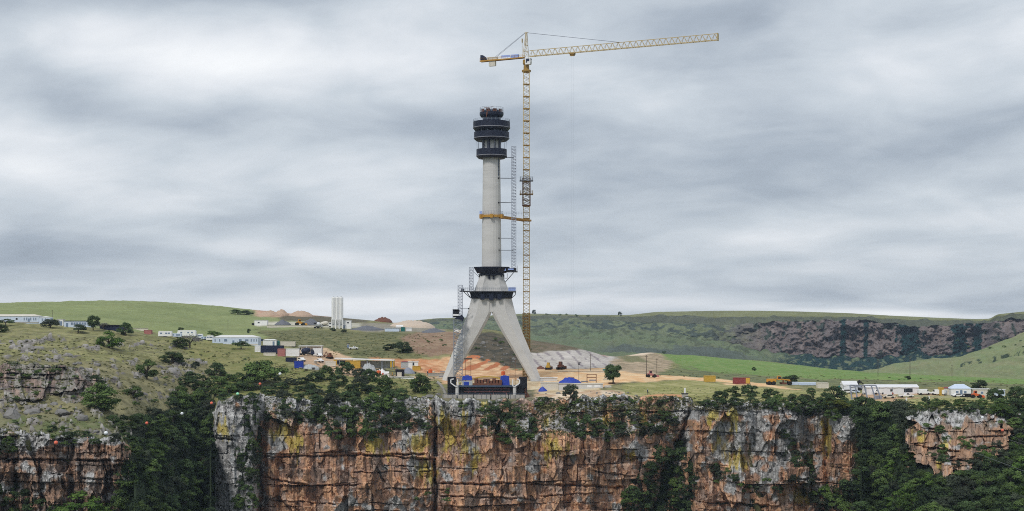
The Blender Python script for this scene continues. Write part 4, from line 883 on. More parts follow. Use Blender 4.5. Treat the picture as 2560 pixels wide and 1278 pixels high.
# ------------------------------------------------------------------ vegetation
def crown_mesh(name, seed, nclump, nleaf, leaf, mt, top=1.0, low=-.35, shell=.78, clump=(.26, .44), flat=.7):
    """leaf-sized faces gathered in clumps through a unit crown; 'tint' carries each leaf's own lightness"""
    r = np.random.RandomState(seed); cs = []
    while len(cs) < nclump:
        p = r.uniform(-1, 1, 3); q = np.linalg.norm(p)
        if q > 1 or q < .25 or p[2] < low: continue
        p = p/q*min(1, q**.35)*shell*r.uniform(.8, 1.08); p[2] *= top; cs.append(p)
    cs = np.array(cs); cr_ = r.uniform(*clump, size=nclump); ck = r.uniform(0, 1, nclump)
    i = r.choice(nclump, nleaf, p=cr_**2/np.sum(cr_**2))
    u = r.normal(size=(nleaf, 3)); u /= np.linalg.norm(u, axis=1)[:, None]; u[:, 2] = np.where(u[:, 2] < -.2, -u[:, 2]*.6, u[:, 2])
    rr = cr_[i]*r.uniform(.55, 1.06, nleaf)
    pos = cs[i]+u*rr[:, None]*np.array([1, 1, flat])
    nrm = u+cs[i]*.35+r.normal(size=(nleaf, 3))*.55+np.array([0, 0, .25]); nrm /= np.linalg.norm(nrm, axis=1)[:, None]
    t = np.cross(nrm, r.normal(size=(nleaf, 3))); t /= np.linalg.norm(t, axis=1)[:, None]; b = np.cross(nrm, t)
    sz = leaf*r.uniform(.6, 1.3, nleaf)[:, None]
    V = np.stack([pos-t*sz, pos-b*sz*.6, pos+t*sz, pos+b*sz*.6], 1).reshape(-1, 3)
    tint = np.clip(.25*r.uniform(0, 1, nleaf)+.5*ck[i]+.3*r.uniform(0, 1, nleaf)**3, 0, 1)
    me = nmesh(name, V, np.arange(nleaf*4).reshape(-1, 4), np.repeat(tint[:, None], 4, 0).repeat(3, 1), smooth=False)
    me.materials.append(mt); return me
def trunk_mesh(name, seed, spread=.55, fork=.35):
    r = random.Random(seed); m_ = MB(); m_.tube((0, 0, -.15), (.02, 0, fork), .06, .045, 6)
    for k in range(5):
        A = 2*math.pi*k/5+r.uniform(-.4, .4); e = (math.cos(A)*spread*r.uniform(.6, 1), math.sin(A)*spread*r.uniform(.6, 1), r.uniform(.7, .95)); mid_ = (e[0]*.45, e[1]*.45, fork+(e[2]-fork)*.6)
        m_.tube((.02, 0, fork-.03), mid_, .035, .024, 5); m_.tube(mid_, e, .024, .008, 5)
    o = m_.build(name, M['bark']); me = o.data; bpy.data.objects.remove(o); return me
CR = {}
for kind, mt in (('d', 'leafd'), ('m', 'leafm'), ('b', 'leafb'), ('o', 'leafo'), ('y', 'leafy')):
    CR[kind] = [crown_mesh('crown', 10*i+ord(kind), 26+4*i, 3200, .064, M[mt], top=.9, low=-.6, clump=(.2, .36), flat=.85) for i in range(3 if kind in 'dm' else 2)]
CRU = [crown_mesh('crown', 900+i, 14, 1700, .07, M['leafd'], top=.75, low=.0, shell=.86, flat=.45) for i in range(2)]
CRT = [crown_mesh('crown', 950, 46, 6000, .066, M['leafd'], top=1.0, low=-.8, clump=(.28, .42), flat=.95), crown_mesh('crown', 951, 46, 6000, .06, M['leafm'], top=1.0, low=-.8, clump=(.28, .42), flat=.95)]
TW = [crown_mesh('crown', 970, 18, 900, .05, M['twig'], top=.8, low=-.1, clump=(.3, .5))]
SHR = {k: [crown_mesh('shrub', 400+i*7+ord(k), 9, 620, .11, M[mt], top=.75, low=-.2, clump=(.3, .5)) for i in range(2)] for k, mt in (('d', 'leafd'), ('m', 'leafm'), ('o', 'leafo'), ('b', 'leafb'), ('y', 'leafy'))}
TRK = [trunk_mesh('trunk', i) for i in range(3)]
nveg = [0]
def tree(px, py, wpx, hpx, kind, label, group=None, name='tree', cut=.12, base=None, trunk=True):
    """a tree or bush whose foot is the ground seen at that photo pixel; width and height as in the photo"""
    p = base if base is not None else hit(px, py)
    if p is None: return None
    s_ = p.y/F; w_, h_ = wpx*s_, hpx*s_; nveg[0] += 1
    o = root(name, label, name.replace('_', ' ') if name != 'tree' else 'tree', p, rnd.uniform(0, 6.28), group)
    pool = CRU if kind == 'u' else CRT[:1] if kind == 't' else CRT[1:] if kind == 'T' else TW if kind == 'w' else CR[kind]
    c = link('crown', pool[nveg[0] % len(pool)], o); hc = h_*(1-cut); low = -.7 if kind in 'tT' else -.1 if kind == 'u' else -.5
    zs = hc/(1.0-low); c.scale = (w_*.56, w_*.56, zs*1.05); c.location = (0, 0, h_*cut-low*zs)
    if trunk:
        t = link('trunk', TRK[nveg[0] % 3], o); t.scale = (min(w_*.8, h_*1.1),)*2+(h_*.85,)
    return o
def shrub(px, py, wpx, hpx, kind, label, group=None, base=None):
    p = base if base is not None else hit(px, py)
    if p is None: return None
    s_ = p.y/F; nveg[0] += 1; pool = SHR[kind] if wpx < 33 else CR[kind]
    o = link('shrub', pool[nveg[0] % len(pool)], label=label, category='shrub'); o.location = p+Vector((0, 0, hpx*s_*.22)); o.rotation_euler = (0, 0, rnd.uniform(0, 6.28))
    o.scale = (wpx*s_/2, wpx*s_/2, hpx*s_*.62)
    if group: o['group'] = group
    return o
# trees one can point to
for a in [(14,814,34,20,'u','dark flat topped tree at the left end of the long white building'),
 (4,830,34,18,'m','small green bush on the grass at the left edge, below the flat topped tree'),
 (126,820,38,24,'o','grey green bushy tree in front of the right end of the long white building'),
 (195,833,38,24,'u','low umbrella shaped tree on the grass, left of the two tall dark trees'),
 (233,826,26,36,'t','tall dark tree on the grass, darkest and left of the pair by the low shed'),
 (258,824,30,18,'w','bare grey bush right beside the tall dark tree on the left hillside'),
 (313,839,36,32,'d','round dark tree on a short stem in front of the low dark shed'),
 (273,870,58,40,'b','large round bright green tree in the middle of the left hillside'),
 (366,944,52,46,'m','round dense green tree lower on the left hillside, above the rock ledge'),
 (432,909,54,32,'m','spreading green tree on rocky ground, right of the round dense tree'),
 (452,869,40,24,'m','green tree with a leafless grey neighbour below the white caravans'),
 (474,870,48,34,'w','leafless grey tree standing in front of the white caravans'),
 (603,873,36,24,'u','small flat topped tree in front of the white bungalow'),
 (593,786,30,13,'d','dark hedge like clump on the skyline field, left half'), (618,787,30,12,'d','dark hedge like clump on the skyline field, right half by the spoil'),
 (535,842,36,16,'m','low green bush behind the white bungalow at its left end'),
 (452,828,14,10,'d','little dark bush behind the white caravans'),
 (622,833,9,12,'d','tiny upright bush on the slope behind the white bungalow'),
 (240,968,38,30,'d','dark tree just above the big sprawling tree on the left hillside'),
 (252,1024,92,62,'m','biggest sprawling tree on the left hillside under the rock ledge'),
 (333,994,44,30,'m','small green tree on the right of the biggest sprawling tree'),
 (660,956,88,58,'m','big round green tree at the cliff top left of the site sheds'),
 (488,922,20,20,'o','small grey green bush among rocks, far right of the left hillside'),
 (1006,882,44,30,'d','large dark tree clump on the slope left of the pylon'), (972,876,26,16,'d','smaller dark bush touching the large dark clump on the slope left of the pylon'),
 (1052,982,52,44,'m','bushy green tree on the grass just left of the pylon foundation'),
 (1533,960,38,48,'t','lone dark upright tree standing on the orange site road'),
 (1427,996,40,36,'o','grey green tree in front of the concrete slabs right of the pylon'),
 (1977,958,34,22,'d','dark bushy tree behind the orange road grader'),
 (2450,974,36,26,'d','round dark tree behind the cabins at the far right'),
 (2028,988,22,18,'d','small dark bush on the grass, upper one left of the steel frame'), (1980,1002,24,18,'d','small dark bush on the grass, lower left of the steel frame'), (2010,1000,24,16,'o','middle small bush on dry grass left of the steel frame'),
 (2085,1002,52,36,'d','dark tree at the cliff top just left of the steel frame'), (2092,1022,56,26,'y','yellow green bush below the steel frame, brightest on the right rim'),
 (2315,1012,20,22,'d','small upright dark tree on dry grass below the white trailer'), (2490,1012,44,40,'d','dark tree on the right rim below the last cabin'), (2545,1010,50,46,'d','big dark tree at the right edge of the rim'),
 (2270,949,14,10,'d','small dark bush at the edge of the bright green field, behind the tents'), (1885,927,10,9,'d','dark dot of a bush in the bright green field'), (860,832,14,9,'d','small bush on the slope under the silos'), (832,828,14,9,'d','small bush at the foot of the left silo'),
 (1660,884,10,6,'d','tiny bush on the pale spoil bank, right of the pale slope'), (1335,786,9,12,'o','lone tree on the far skyline right beside the crane mast'), (1550,791,9,13,'o','lone tree on the far skyline, midway between crane and mesa'),
 (735,778,9,8,'d','small tree on top of the pinkish spoil heap')]:
    tree(a[0], a[1], a[2]*1.14, a[3]*1.12, *a[4:6], cut=.2 if a[4] in 'ut' else .06)
tree(205, 1292, 150, 76, 'b', 'bright green tree crown at the bottom left, below the near cliff', cut=.05, base=hit(205, 1300))
for x, y, w_ in ((1370,788,16),(1400,789,12),(1418,788,10),(1440,790,14),(1470,791,12)): shrub(x, y, w_, 6, 'o', 'grey bush on the far skyline between the crane mast and the lone tree', 'bushes on the far skyline')
for x, y in ((413,874),(480,880),(502,886),(535,890),(565,885),(470,896),(612,897),(640,906),(585,872),(505,900)): shrub(x, y+2, rnd.uniform(8, 14), 5, 'd', 'dark grass tuft bush dotted on the slope below the white bungalow', 'dark tufts below the bungalow')
def scatter(poly, n_, kind, wr, hr, label, group, isshrub=False, sep=.55, cut=.06, seed=1):
    """bushes and trees of one thicket: random photo pixels inside an outline, feet on whatever is seen there"""
    r = random.Random(seed); xs = [p[0] for p in poly]; ys = [p[1] for p in poly]; done = []; k = 0
    while len(done) < n_ and k < n_*60:
        k += 1; x, y = r.uniform(min(xs), max(xs)), r.uniform(min(ys), max(ys))
        if not inpoly(poly, np.array([x]), np.array([y]))[0]: continue
        w_ = r.uniform(*wr); h_ = w_*r.uniform(*hr)
        if any(abs(x-a)/((w_+c)*.5) < sep and abs(y-b)/((h_+c)*.5) < sep*.8 for a, b, c in done): continue
        kd = r.choice(kind); p = hit(x, y)
        if p is None: continue
        done.append((x, y, w_))
        if isshrub: shrub(x, y, w_, h_, kd, label, group, base=p)
        else: tree(x, y+h_*.3, w_, h_, kd, label, group, cut=cut, base=p-Vector((0, 0, h_*.12*p.y/F)), trunk=False if r.random() < .5 else True)
scatter([(345,1060),(430,1020),(500,985),(530,1010),(534,1300),(300,1300),(305,1180),(335,1120)], 76, 'ddmmo', (40, 66), (.7, .95), 'dark tree in the dense forest filling the ravine left of the main cliff', 'forest in the left ravine', sep=.46, seed=3)
scatter([(430,1010),(470,940),(560,938),(630,945),(640,975),(560,990),(520,1000),(470,1030)], 24, 'dmmm', (34, 58), (.6, .8), 'green tree in the thicket at the head of the left ravine', 'thicket at the head of the left ravine', seed=4)
scatter([(560,985),(640,965),(760,960),(800,985),(780,1010),(640,1000),(560,1000)], 20, 'ddo', (30, 50), (.5, .8), 'dark bush along the cliff rim above the grey rock pillar', 'bushes on the rim above the grey pillar', isshrub=True, seed=5)
scatter([(770,955),(850,930),(925,940),(1000,985),(1020,1030),(980,1080),(900,1095),(860,1110),(810,1080),(790,1020)], 46, 'dddmo', (40, 66), (.7, .95), 'dark bush in the big thicket spilling over the main cliff left of the pylon', 'big thicket over the main cliff', isshrub=True, seed=6)
scatter([(660,1035),(800,1035),(830,1060),(700,1062),(660,1050)], 16, 'ddo', (22, 40), (.55, .8), 'dark bush on the ledge under the grey upper rock, left of the big thicket', 'bushes on the left cliff ledge', isshrub=True, seed=7)
scatter([(700,1005),(720,1000),(725,1030),(705,1030)], 3, 'd', (24, 34), (.9, 1.2), 'dark bush in the notch of the grey upper rock', 'bushes in the grey rock notch', isshrub=True, seed=8)
scatter([(615,1010),(640,1020),(648,1110),(630,1120),(612,1060)], 13, 'dom', (22, 36), (.9, 1.2), 'bush growing in the cleft beside the grey pillar, upper part', 'bushes high in the pillar cleft', isshrub=True, seed=9)
scatter([(596,1130),(640,1110),(655,1250),(640,1285),(592,1270)], 15, 'dmo', (28, 46), (.8, 1.1), 'dark green bush low in the cleft beside the grey pillar', 'bushes low in the pillar cleft', isshrub=True, seed=10)
scatter([(1215,1035),(1250,1022),(1320,1050),(1350,1075),(1330,1100),(1270,1110),(1225,1090)], 18, 'ddm', (34, 54), (.65, .9), 'dark bush clinging to the cliff right under the pylon', 'bushes on the cliff under the pylon', isshrub=True, seed=11)
scatter([(1405,1060),(1440,1040),(1490,1060),(1495,1090),(1440,1100)], 10, 'ddm', (32, 48), (.65, .9), 'dark bush on the cliff below the grey green tree', 'bushes on the cliff right of the pylon', isshrub=True, seed=12)
scatter([(1500,1075),(1560,1035),(1690,1040),(1680,1075),(1600,1105),(1510,1110)], 22, 'oomd', (24, 44), (.5, .75), 'scrubby bush on the green shelf halfway along the right cliff', 'scrub on the right cliff shelf', isshrub=True, seed=13)
scatter([(1350,1000),(1700,1000),(1700,1015),(1350,1030)], 18, 'omd', (16, 34), (.5, .8), 'low scrub along the rim between the pylon and the white monument', 'scrub on the rim right of the pylon', isshrub=True, seed=14)
scatter([(1600,1210),(1655,1140),(1715,1125),(1742,1180),(1740,1290),(1560,1290),(1560,1250)], 32, 'dddm', (36, 60), (.7, 1), 'dark tree packed in the gully that splits the right cliff', 'trees in the cliff gully', seed=15)
scatter([(1560,1235),(1680,1240),(1700,1270),(1560,1265)], 10, 'om', (26, 46), (.5, .7), 'pale scrub at the foot of the cliff gully', 'scrub at the gully foot', isshrub=True, seed=16)
tree(1628, 1240, 22, 40, 'y', 'small yellow green pointed tree among dark trees at the gully foot', cut=.0)
scatter([(1750,1010),(1850,985),(1930,995),(2060,1010),(2140,1015),(2150,1040),(2060,1050),(1990,1035),(1900,1022),(1760,1018)], 40, 'ddmd', (34, 56), (.6, .85), 'dark bush in the belt along the right cliff rim', 'bush belt on the right rim', isshrub=True, seed=17)
scatter([(1945,1085),(1985,1080),(2030,1150),(2040,1230),(1985,1230),(1960,1150)], 14, 'dmo', (26, 42), (.7, 1), 'dark bush in the cleft of the right cliff, below the tree belt', 'bushes in the right cliff cleft', isshrub=True, seed=18)
scatter([(1770,1150),(1840,1180),(1960,1210),(1960,1245),(1800,1240)], 14, 'do', (24, 40), (.6, .8), 'bush on the ledges low on the right cliff', 'bushes low on the right cliff', isshrub=True, seed=19)
RAVR = [(2150,1020),(2240,1030),(2280,1035),(2270,1110),(2300,1170),(2350,1220),(2400,1200),(2440,1170),(2510,1130),(2540,1080),(2500,1040),(2570,1020),(2580,1300),(2030,1300),(2050,1230),(2150,1200)]
scatter(RAVR, 112, 'ddmmmob', (42, 70), (.65, .9), 'dark tree in the forest covering the right ravine below the rock outcrop', 'forest in the right ravine', sep=.42, seed=20)
scatter([(2140,1010),(2260,1015),(2420,1012),(2560,1015),(2560,1040),(2440,1035),(2300,1035),(2150,1030)], 26, 'ddm', (26, 48), (.6, .85), 'dark bush on the right rim below the tents and cabins', 'bushes on the right rim', isshrub=True, seed=21)
scatter([(2290,1040),(2500,1050),(2510,1140),(2400,1190),(2310,1160)], 20, 'dmo', (20, 42), (.6, .8), 'bush growing on the rock outcrop in the right ravine', 'bushes on the rock outcrop', isshrub=True, seed=22)
scatter([(120,1075),(190,1070),(240,1110),(150,1115)], 9, 'do', (24, 40), (.55, .75), 'dark bush on the rim of the near left cliff', 'bushes on the near left rim', isshrub=True, seed=23)
scatter([(270,1060),(330,1030),(345,1120),(320,1180),(290,1110)], 12, 'omd', (30, 50), (.6, .8), 'grey green bush where the left hillside drops to the ravine', 'bushes at the ravine shoulder', isshrub=True, seed=24)
scatter([(-10,1225),(80,1235),(130,1290),(-10,1290)], 9, 'dm', (34, 54), (.7, .9), 'dark bush at the foot of the near left cliff', 'bushes under the near left cliff', isshrub=True, seed=25)
scatter([(-10,1080),(40,1100),(30,1140),(-10,1140)], 6, 'om', (26, 40), (.6, .8), 'grey green bush over the rim at the left edge', 'bushes at the left edge rim', isshrub=True, seed=26)
scatter([(0,940),(330,930),(420,900),(520,910),(440,1000),(330,1060),(0,1060)], 20, 'omd', (10, 26), (.45, .7), 'low bush among the rocks of the left hillside', 'low bushes on the left hillside', isshrub=True, sep=1.2, seed=27)
scatter([(1150,1010),(1230,1020),(1220,1090),(1150,1080)], 7, 'mo', (16, 30), (.6, .9), 'small bush on the cliff just below the pylon foundation', 'small bushes under the foundation', isshrub=True, seed=28)
scatter([(860,1075),(1080,1020),(1085,1075),(900,1115)], 16, 'do', (20, 38), (.6, .8), 'bush on the grey upper rock right of the big thicket', 'bushes right of the big thicket', isshrub=True, seed=29)
scatter([(1010,1225),(1120,1225),(1120,1270),(1010,1262)], 5, 'dm', (18, 34), (.6, .9), 'small bush low on the main cliff below the pylon', 'bushes low on the main cliff', isshrub=True, seed=30)
scatter([(1000,870),(1110,840),(1300,850),(1330,880),(1280,915),(1190,900),(1100,890)], 14, 'od', (8, 18), (.5, .7), 'small dark scrub on the hill behind the pylon legs', 'scrub on the hill behind the pylon', isshrub=True, sep=1.0, seed=31)
scatter([(2380,840),(2560,840),(2560,880),(2420,905)], 8, 'd', (8, 16), (.5, .7), 'dark bush on the grassy spur at the far right', 'bushes on the grassy spur', isshrub=True, sep=1.5, seed=32)
def understory(name, polys, seed, mt, per=70):
    """closed forest canopy between the single trees: clumps of leaf-sized faces over the slope"""
    r = np.random.RandomState(seed); Vs = []; Ts = []
    for poly, n_ in polys:
        xs = [p[0] for p in poly]; ys = [p[1] for p in poly]; k = 0; tries = 0
        while k < n_ and tries < n_*20:
            tries += 1; x, y = r.uniform(min(xs), max(xs)), r.uniform(min(ys), max(ys))
            if not inpoly(poly, np.array([x]), np.array([y]))[0]: continue
            p = hit(x, y)
            if p is None: continue
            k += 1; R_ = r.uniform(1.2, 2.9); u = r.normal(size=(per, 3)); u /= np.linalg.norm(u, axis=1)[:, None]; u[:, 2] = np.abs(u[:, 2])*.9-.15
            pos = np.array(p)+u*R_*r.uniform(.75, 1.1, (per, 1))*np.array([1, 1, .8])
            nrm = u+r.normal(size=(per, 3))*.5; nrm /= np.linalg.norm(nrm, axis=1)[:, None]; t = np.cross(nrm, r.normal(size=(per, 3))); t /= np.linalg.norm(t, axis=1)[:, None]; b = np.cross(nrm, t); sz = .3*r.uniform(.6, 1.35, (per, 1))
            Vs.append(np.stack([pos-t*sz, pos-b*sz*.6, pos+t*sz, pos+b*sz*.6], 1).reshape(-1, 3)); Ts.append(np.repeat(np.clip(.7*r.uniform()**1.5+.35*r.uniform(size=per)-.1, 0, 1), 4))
    V = np.concatenate(Vs); T = np.concatenate(Ts)
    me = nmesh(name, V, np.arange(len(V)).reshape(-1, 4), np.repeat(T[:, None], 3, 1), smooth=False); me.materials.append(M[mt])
    return link(name, me, kind='stuff', label='dark undergrowth closing the forest floor of both ravines', category='undergrowth')
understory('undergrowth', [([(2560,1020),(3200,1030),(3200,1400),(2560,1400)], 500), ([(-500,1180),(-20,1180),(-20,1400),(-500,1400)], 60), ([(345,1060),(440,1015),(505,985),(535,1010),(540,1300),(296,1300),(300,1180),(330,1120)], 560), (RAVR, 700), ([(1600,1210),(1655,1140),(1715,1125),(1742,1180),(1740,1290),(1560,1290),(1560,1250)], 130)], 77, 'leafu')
scatter([(0,920),(210,925),(200,1000),(0,1010)], 12, 'omd', (14, 30), (.5, .7), 'grey green bush sprouting from the rock ledge at the left edge', 'bushes on the left rock ledge', isshrub=True, seed=41)
scatter([(514,1005),(533,1005),(536,1300),(512,1300)], 13, 'ddm', (26, 40), (.9, 1.2), 'dark bush against the left edge of the grey rock pillar', 'bushes beside the grey pillar', isshrub=True, seed=42)
scatter([(2138,1030),(2160,1030),(2166,1300),(2136,1300)], 15, 'ddm', (26, 42), (.9, 1.2), 'dark bush against the right end of the main cliff', 'bushes at the right end of the cliff', isshrub=True, seed=43)
# grass and herb tufts on the slopes and rims: nobody could count these
def tufts(name, poly_n, seed):
    r = np.random.RandomState(seed); Vs = []; Ts = []
    for poly, n_, size in poly_n:
        xs = [p[0] for p in poly]; ys = [p[1] for p in poly]; k = 0
        while k < n_:
            x, y = r.uniform(min(xs), max(xs)), r.uniform(min(ys), max(ys))
            if not inpoly(poly, np.array([x]), np.array([y]))[0]: k += .3; continue
            p = hit(x, y); k += 1
            if p is None: continue
            p = np.array(p); tn = r.uniform(0, 1)**1.5
            for q in range(4):
                a = r.uniform(0, 6.28); s_ = size*r.uniform(.6, 1.5); c_, d_ = math.cos(a)*s_, math.sin(a)*s_; o_ = r.normal(size=2)*size*.6
                b0 = p+np.array([o_[0], o_[1], -.1])
                Vs.append([b0+[-c_*.5, -d_*.5, 0], b0+[c_*.5, d_*.5, 0], b0+[c_*.8-d_*.3, d_*.8+c_*.3, s_*.7], b0+[-c_*.8-d_*.3, -d_*.8+c_*.3, s_*.7]]); Ts.append([tn]*4)
    V = np.array(Vs).reshape(-1, 3); T = np.array(Ts).reshape(-1)
    me = nmesh(name, V, np.arange(len(V)).reshape(-1, 4), np.repeat(T[:, None], 3, 1), smooth=False); me.materials.append(M['grass'])
    return link(name, me, kind='stuff', label='dry grass and herb tufts on the slopes and cliff rims', category='grass')
tufts('grass', [([(0,840),(500,850),(640,900),(520,930),(440,1000),(330,1060),(300,1095),(0,1085)], 1500, .4), ([(640,905),(1110,945),(1100,1000),(640,1000)], 1300, .4), ([(1340,995),(1700,990),(2140,1005),(2560,1000),(2560,1025),(1700,1025),(1340,1030)], 2200, .4), ([(1560,965),(2560,985),(2560,1005),(1560,990)], 500, .25), ([(640,830),(1110,838),(1040,905),(760,880)], 500, .4), ([(1200,1010),(1700,1010),(1690,1095),(1220,1090)], 1500, .45), ([(660,1010),(1080,1010),(1080,1060),(660,1060)], 700, .4), ([(1640,925),(2560,955),(2560,975),(1640,940)], 250, .4)], 5)
# boulders of the left hillside, each one its own stone
BM = []
for i in range(4):
    b = bmesh.new(); bmesh.ops.create_icosphere(b, subdivisions=3, radius=1)
    rs = np.random.RandomState(i+60)
    for v_ in b.verts:
        p = v_.co
        for k in range(9):
            nn = Vector(np.random.RandomState(i*31+k).normal(size=3)).normalized(); dd = p.dot(nn)-(.55+.25*np.random.RandomState(i*31+k+500).rand())
            if dd > 0: p -= nn*dd
        v_.co = p+Vector(rs.normal(size=3)*.025)
    me = bpy.data.meshes.new('boulder'); b.to_mesh(me); b.free(); me.materials.append(M['boulder']); BM.append(me)
def boulder(px, py, w_, h_, label, group):
    p = hit(px, py)
    if p is None: return
    s_ = p.y/F; o = link('boulder', BM[rnd.randrange(4)], label=label, category='boulder')
    if group: o['group'] = group
    o.location = p; o.rotation_euler = (rnd.uniform(-.2, .2), rnd.uniform(-.2, .2), rnd.uniform(0, 6.28)); o.scale = (w_*s_*.55, w_*s_*.5, h_*s_*.6)
def stones(poly, n_, wr, label, group, seed):
    r = random.Random(seed); k = 0; xs = [p[0] for p in poly]; ys = [p[1] for p in poly]
    while k < n_:
        x, y = r.uniform(min(xs), max(xs)), r.uniform(min(ys), max(ys))
        if inpoly(poly, np.array([x]), np.array([y]))[0]: k += 1; w_ = r.uniform(*wr)*(1 if r.random() < .75 else 1.7); boulder(x, y, w_, w_*r.uniform(.5, .8), label, group)
stones([(0,925),(200,925),(190,990),(120,1010),(0,1015)], 16, (6, 15), 'grey boulder in the rocky band at the left edge of the hillside', 'boulders of the left rocky band', 1)
stones([(0,1010),(260,1020),(250,1060),(0,1060)], 8, (7, 18), 'grey boulder on the grassy slope above the near left cliff', 'boulders above the near cliff', 2)
stones([(0,1062),(300,1080),(300,1105),(60,1100),(0,1090)], 20, (6, 13), 'grey stone along the rim of the near left cliff', 'stones on the near cliff rim', 3)
stones([(20,850),(480,858),(480,872),(20,878)], 16, (4, 10), 'small grey stone in the upper rocky strip of the left hillside', 'stones of the upper strip', 4)
stones([(170,905),(440,900),(520,935),(420,965),(200,950)], 18, (5, 12), 'grey stone in the middle rocky strip of the left hillside', 'stones of the middle strip', 5)
for a in ((30,1040,58,30,'largest pale flat faced boulder at the left edge above the near cliff'),(80,1032,40,16,'long pale slab beside the largest boulder'),(158,1035,44,20,'pale tilted slab alone on the grass of the left slope'),(135,1012,22,12,'brownish boulder on the grass above the tilted slab')): boulder(*a, None)

# past three hundred bushes the smallest ones become one sheet of scrub
shr = [o for o in S.objects if o.get('category') == 'shrub']
shr.sort(key=lambda o: -o.scale[0]*o.scale[2]/max(o.location.y, 1)**2)
Vs, Fs, Ts, nb = {}, {}, {}, {}
bpy.context.view_layer.update()
for o in shr[290:]:
    k = o.data.materials[0].name; n_ = len(o.data.vertices); c = np.empty(n_*3, np.float32); o.data.vertices.foreach_get('co', c); mw = np.array(o.matrix_world)
    t_ = np.empty(n_*4, np.float32); o.data.color_attributes['tint'].data.foreach_get('color', t_)
    Vs.setdefault(0, []).append(c.reshape(-1, 3) @ mw[:3, :3].T+mw[:3, 3]); Ts.setdefault(0, []).append(t_.reshape(-1, 4)[:, :3])
    bpy.data.objects.remove(o)
if Vs:
    V = np.concatenate(Vs[0]); me = nmesh('scrub', V, np.arange(len(V)).reshape(-1, 4), np.concatenate(Ts[0]), smooth=False); me.materials.append(M['leafm'])
    link('scrub', me, kind='stuff', label='low green scrub dotted over rims and slopes', category='scrub')
# ------------------------------------------------------------------ site buildings, vehicles and gear
def base(px, py, d=None):
    p = on(px, py) if d is None else at(px, d); return p, p.y/F
def prefab(name, px, py, wpx, hpx, roofpx, dep, wallm, roofm, label, cat, wins=(), door=None, rz=0.0, hip=.5, skirt=None, group=None, over=.25):
    """site hut: wall block, pitched or flat roof, separate windows and door (positions as fractions along the front)"""
    p, s = base(px, py); r = root(name, label, cat, p, rz, group); w, h, rf = wpx*s, hpx*s, roofpx*s
    m_ = MB(); m_.box((0, dep/2, h/2-.2), (w, dep, h+.4)); m_.build('wall', M[wallm], r)
    m_ = MB()
    if roofpx > 1.6:
        a, b = w/2+over, dep/2+over; k = a-min(a*.9, dep*hip)
        V = [(-a, -b, 0), (a, -b, 0), (a, b, 0), (-a, b, 0), (-k, 0, rf), (k, 0, rf)]
        m_._add([(x, y+dep/2, z+h+.02) for x, y, z in V], [(0, 1, 5, 4), (2, 3, 4, 5), (1, 2, 5), (3, 0, 4), (3, 2, 1, 0)])
    else: m_.box((0, dep/2, h+max(rf, .15)/2+.01), (w+over*2, dep+over*2, max(rf, .15)))
    m_.build('roof', M[roofm], r)
    for fx, fz, ww, wh, gm in wins:
        m_ = MB(); x = (fx-.5)*w; m_.box((x, -.02, h*fz), (ww+.14, .06, wh+.14)); f_ = m_.build('window', M['white'], r)
        m_ = MB(); m_.box((x, -.06, h*fz), (ww, .05, wh)); m_.build('pane', M[gm], f_)
    if door is not None:
        m_ = MB(); m_.box(((door-.5)*w, -.03, min(1.0, h*.4)), (.9, .07, min(2.0, h*.8))); m_.build('door', M['glassb'], r)
    if skirt: m_ = MB(); m_.box((0, -.03, .2), (w+.02, .08, .5)); m_.build('skirting', M[skirt], r)
    return r
def container(px, py, wpx, hpx, m1, label, dep=2.4, rz=0.0, end=None, group=None, name='container', feet=False):
    """steel box with corrugated sides, corner frame and end doors"""
    p, s = base(px, py); w, h = wpx*s, hpx*s; r = root(name, label, 'container', p, rz, group); z0 = .25 if feet else 0
    m_ = MB(); n_ = max(6, int(w/.35)); pts = []
    for i in range(n_):
        x0 = -w/2+.08+(w-.16)*i/n_; dx = (w-.16)/n_
        pts += [(x0, 0), (x0+dx*.35, 0), (x0+dx*.5, .05), (x0+dx*.85, .05)]
    pts += [(w/2-.08, .02), (w/2-.08, dep), (-w/2+.08, dep)]
    m_.prism(pts, z0+.1, z0+h-.02, 'xy'); m_.build('body', M[m1], r)
    m_ = MB()
    for x in (-w/2+.06, w/2-.06):
        for y in (-.01, dep): m_.box((x, y, z0+h/2), (.16, .16, h))
    for z in (z0+.06, z0+h-.06):
        for y in (-.012, dep): m_.box((0, y, z), (w-.2, .13, .13))
    m_.build('corner_frame', M[m1], r)
    m_ = MB(); m_.box((w/2+.02, dep/2, z0+h/2), (.05, dep*.9, h*.9))
    for q in (.3, .45, .55, .7): m_.tube((w/2+.06, dep*q, z0+.2), (w/2+.06, dep*q, z0+h-.2), .03)
    m_.build('door', M[end or m1], r)
    if end:
        m_ = MB(); m_.box((w/2-.9, -.05, z0+h/2), (1.7, .05, h*.94)); m_.build('front_panel', M[end], r)
    return r
def wheels(r, xs, yv, rad, wd=.25):
    for x in xs:
        for y in yv:
            m_ = MB(); m_.tube((x, y-wd/2, rad), (x, y+wd/2, rad), rad, k=12); m_.build('wheel', M['tyre'], r)
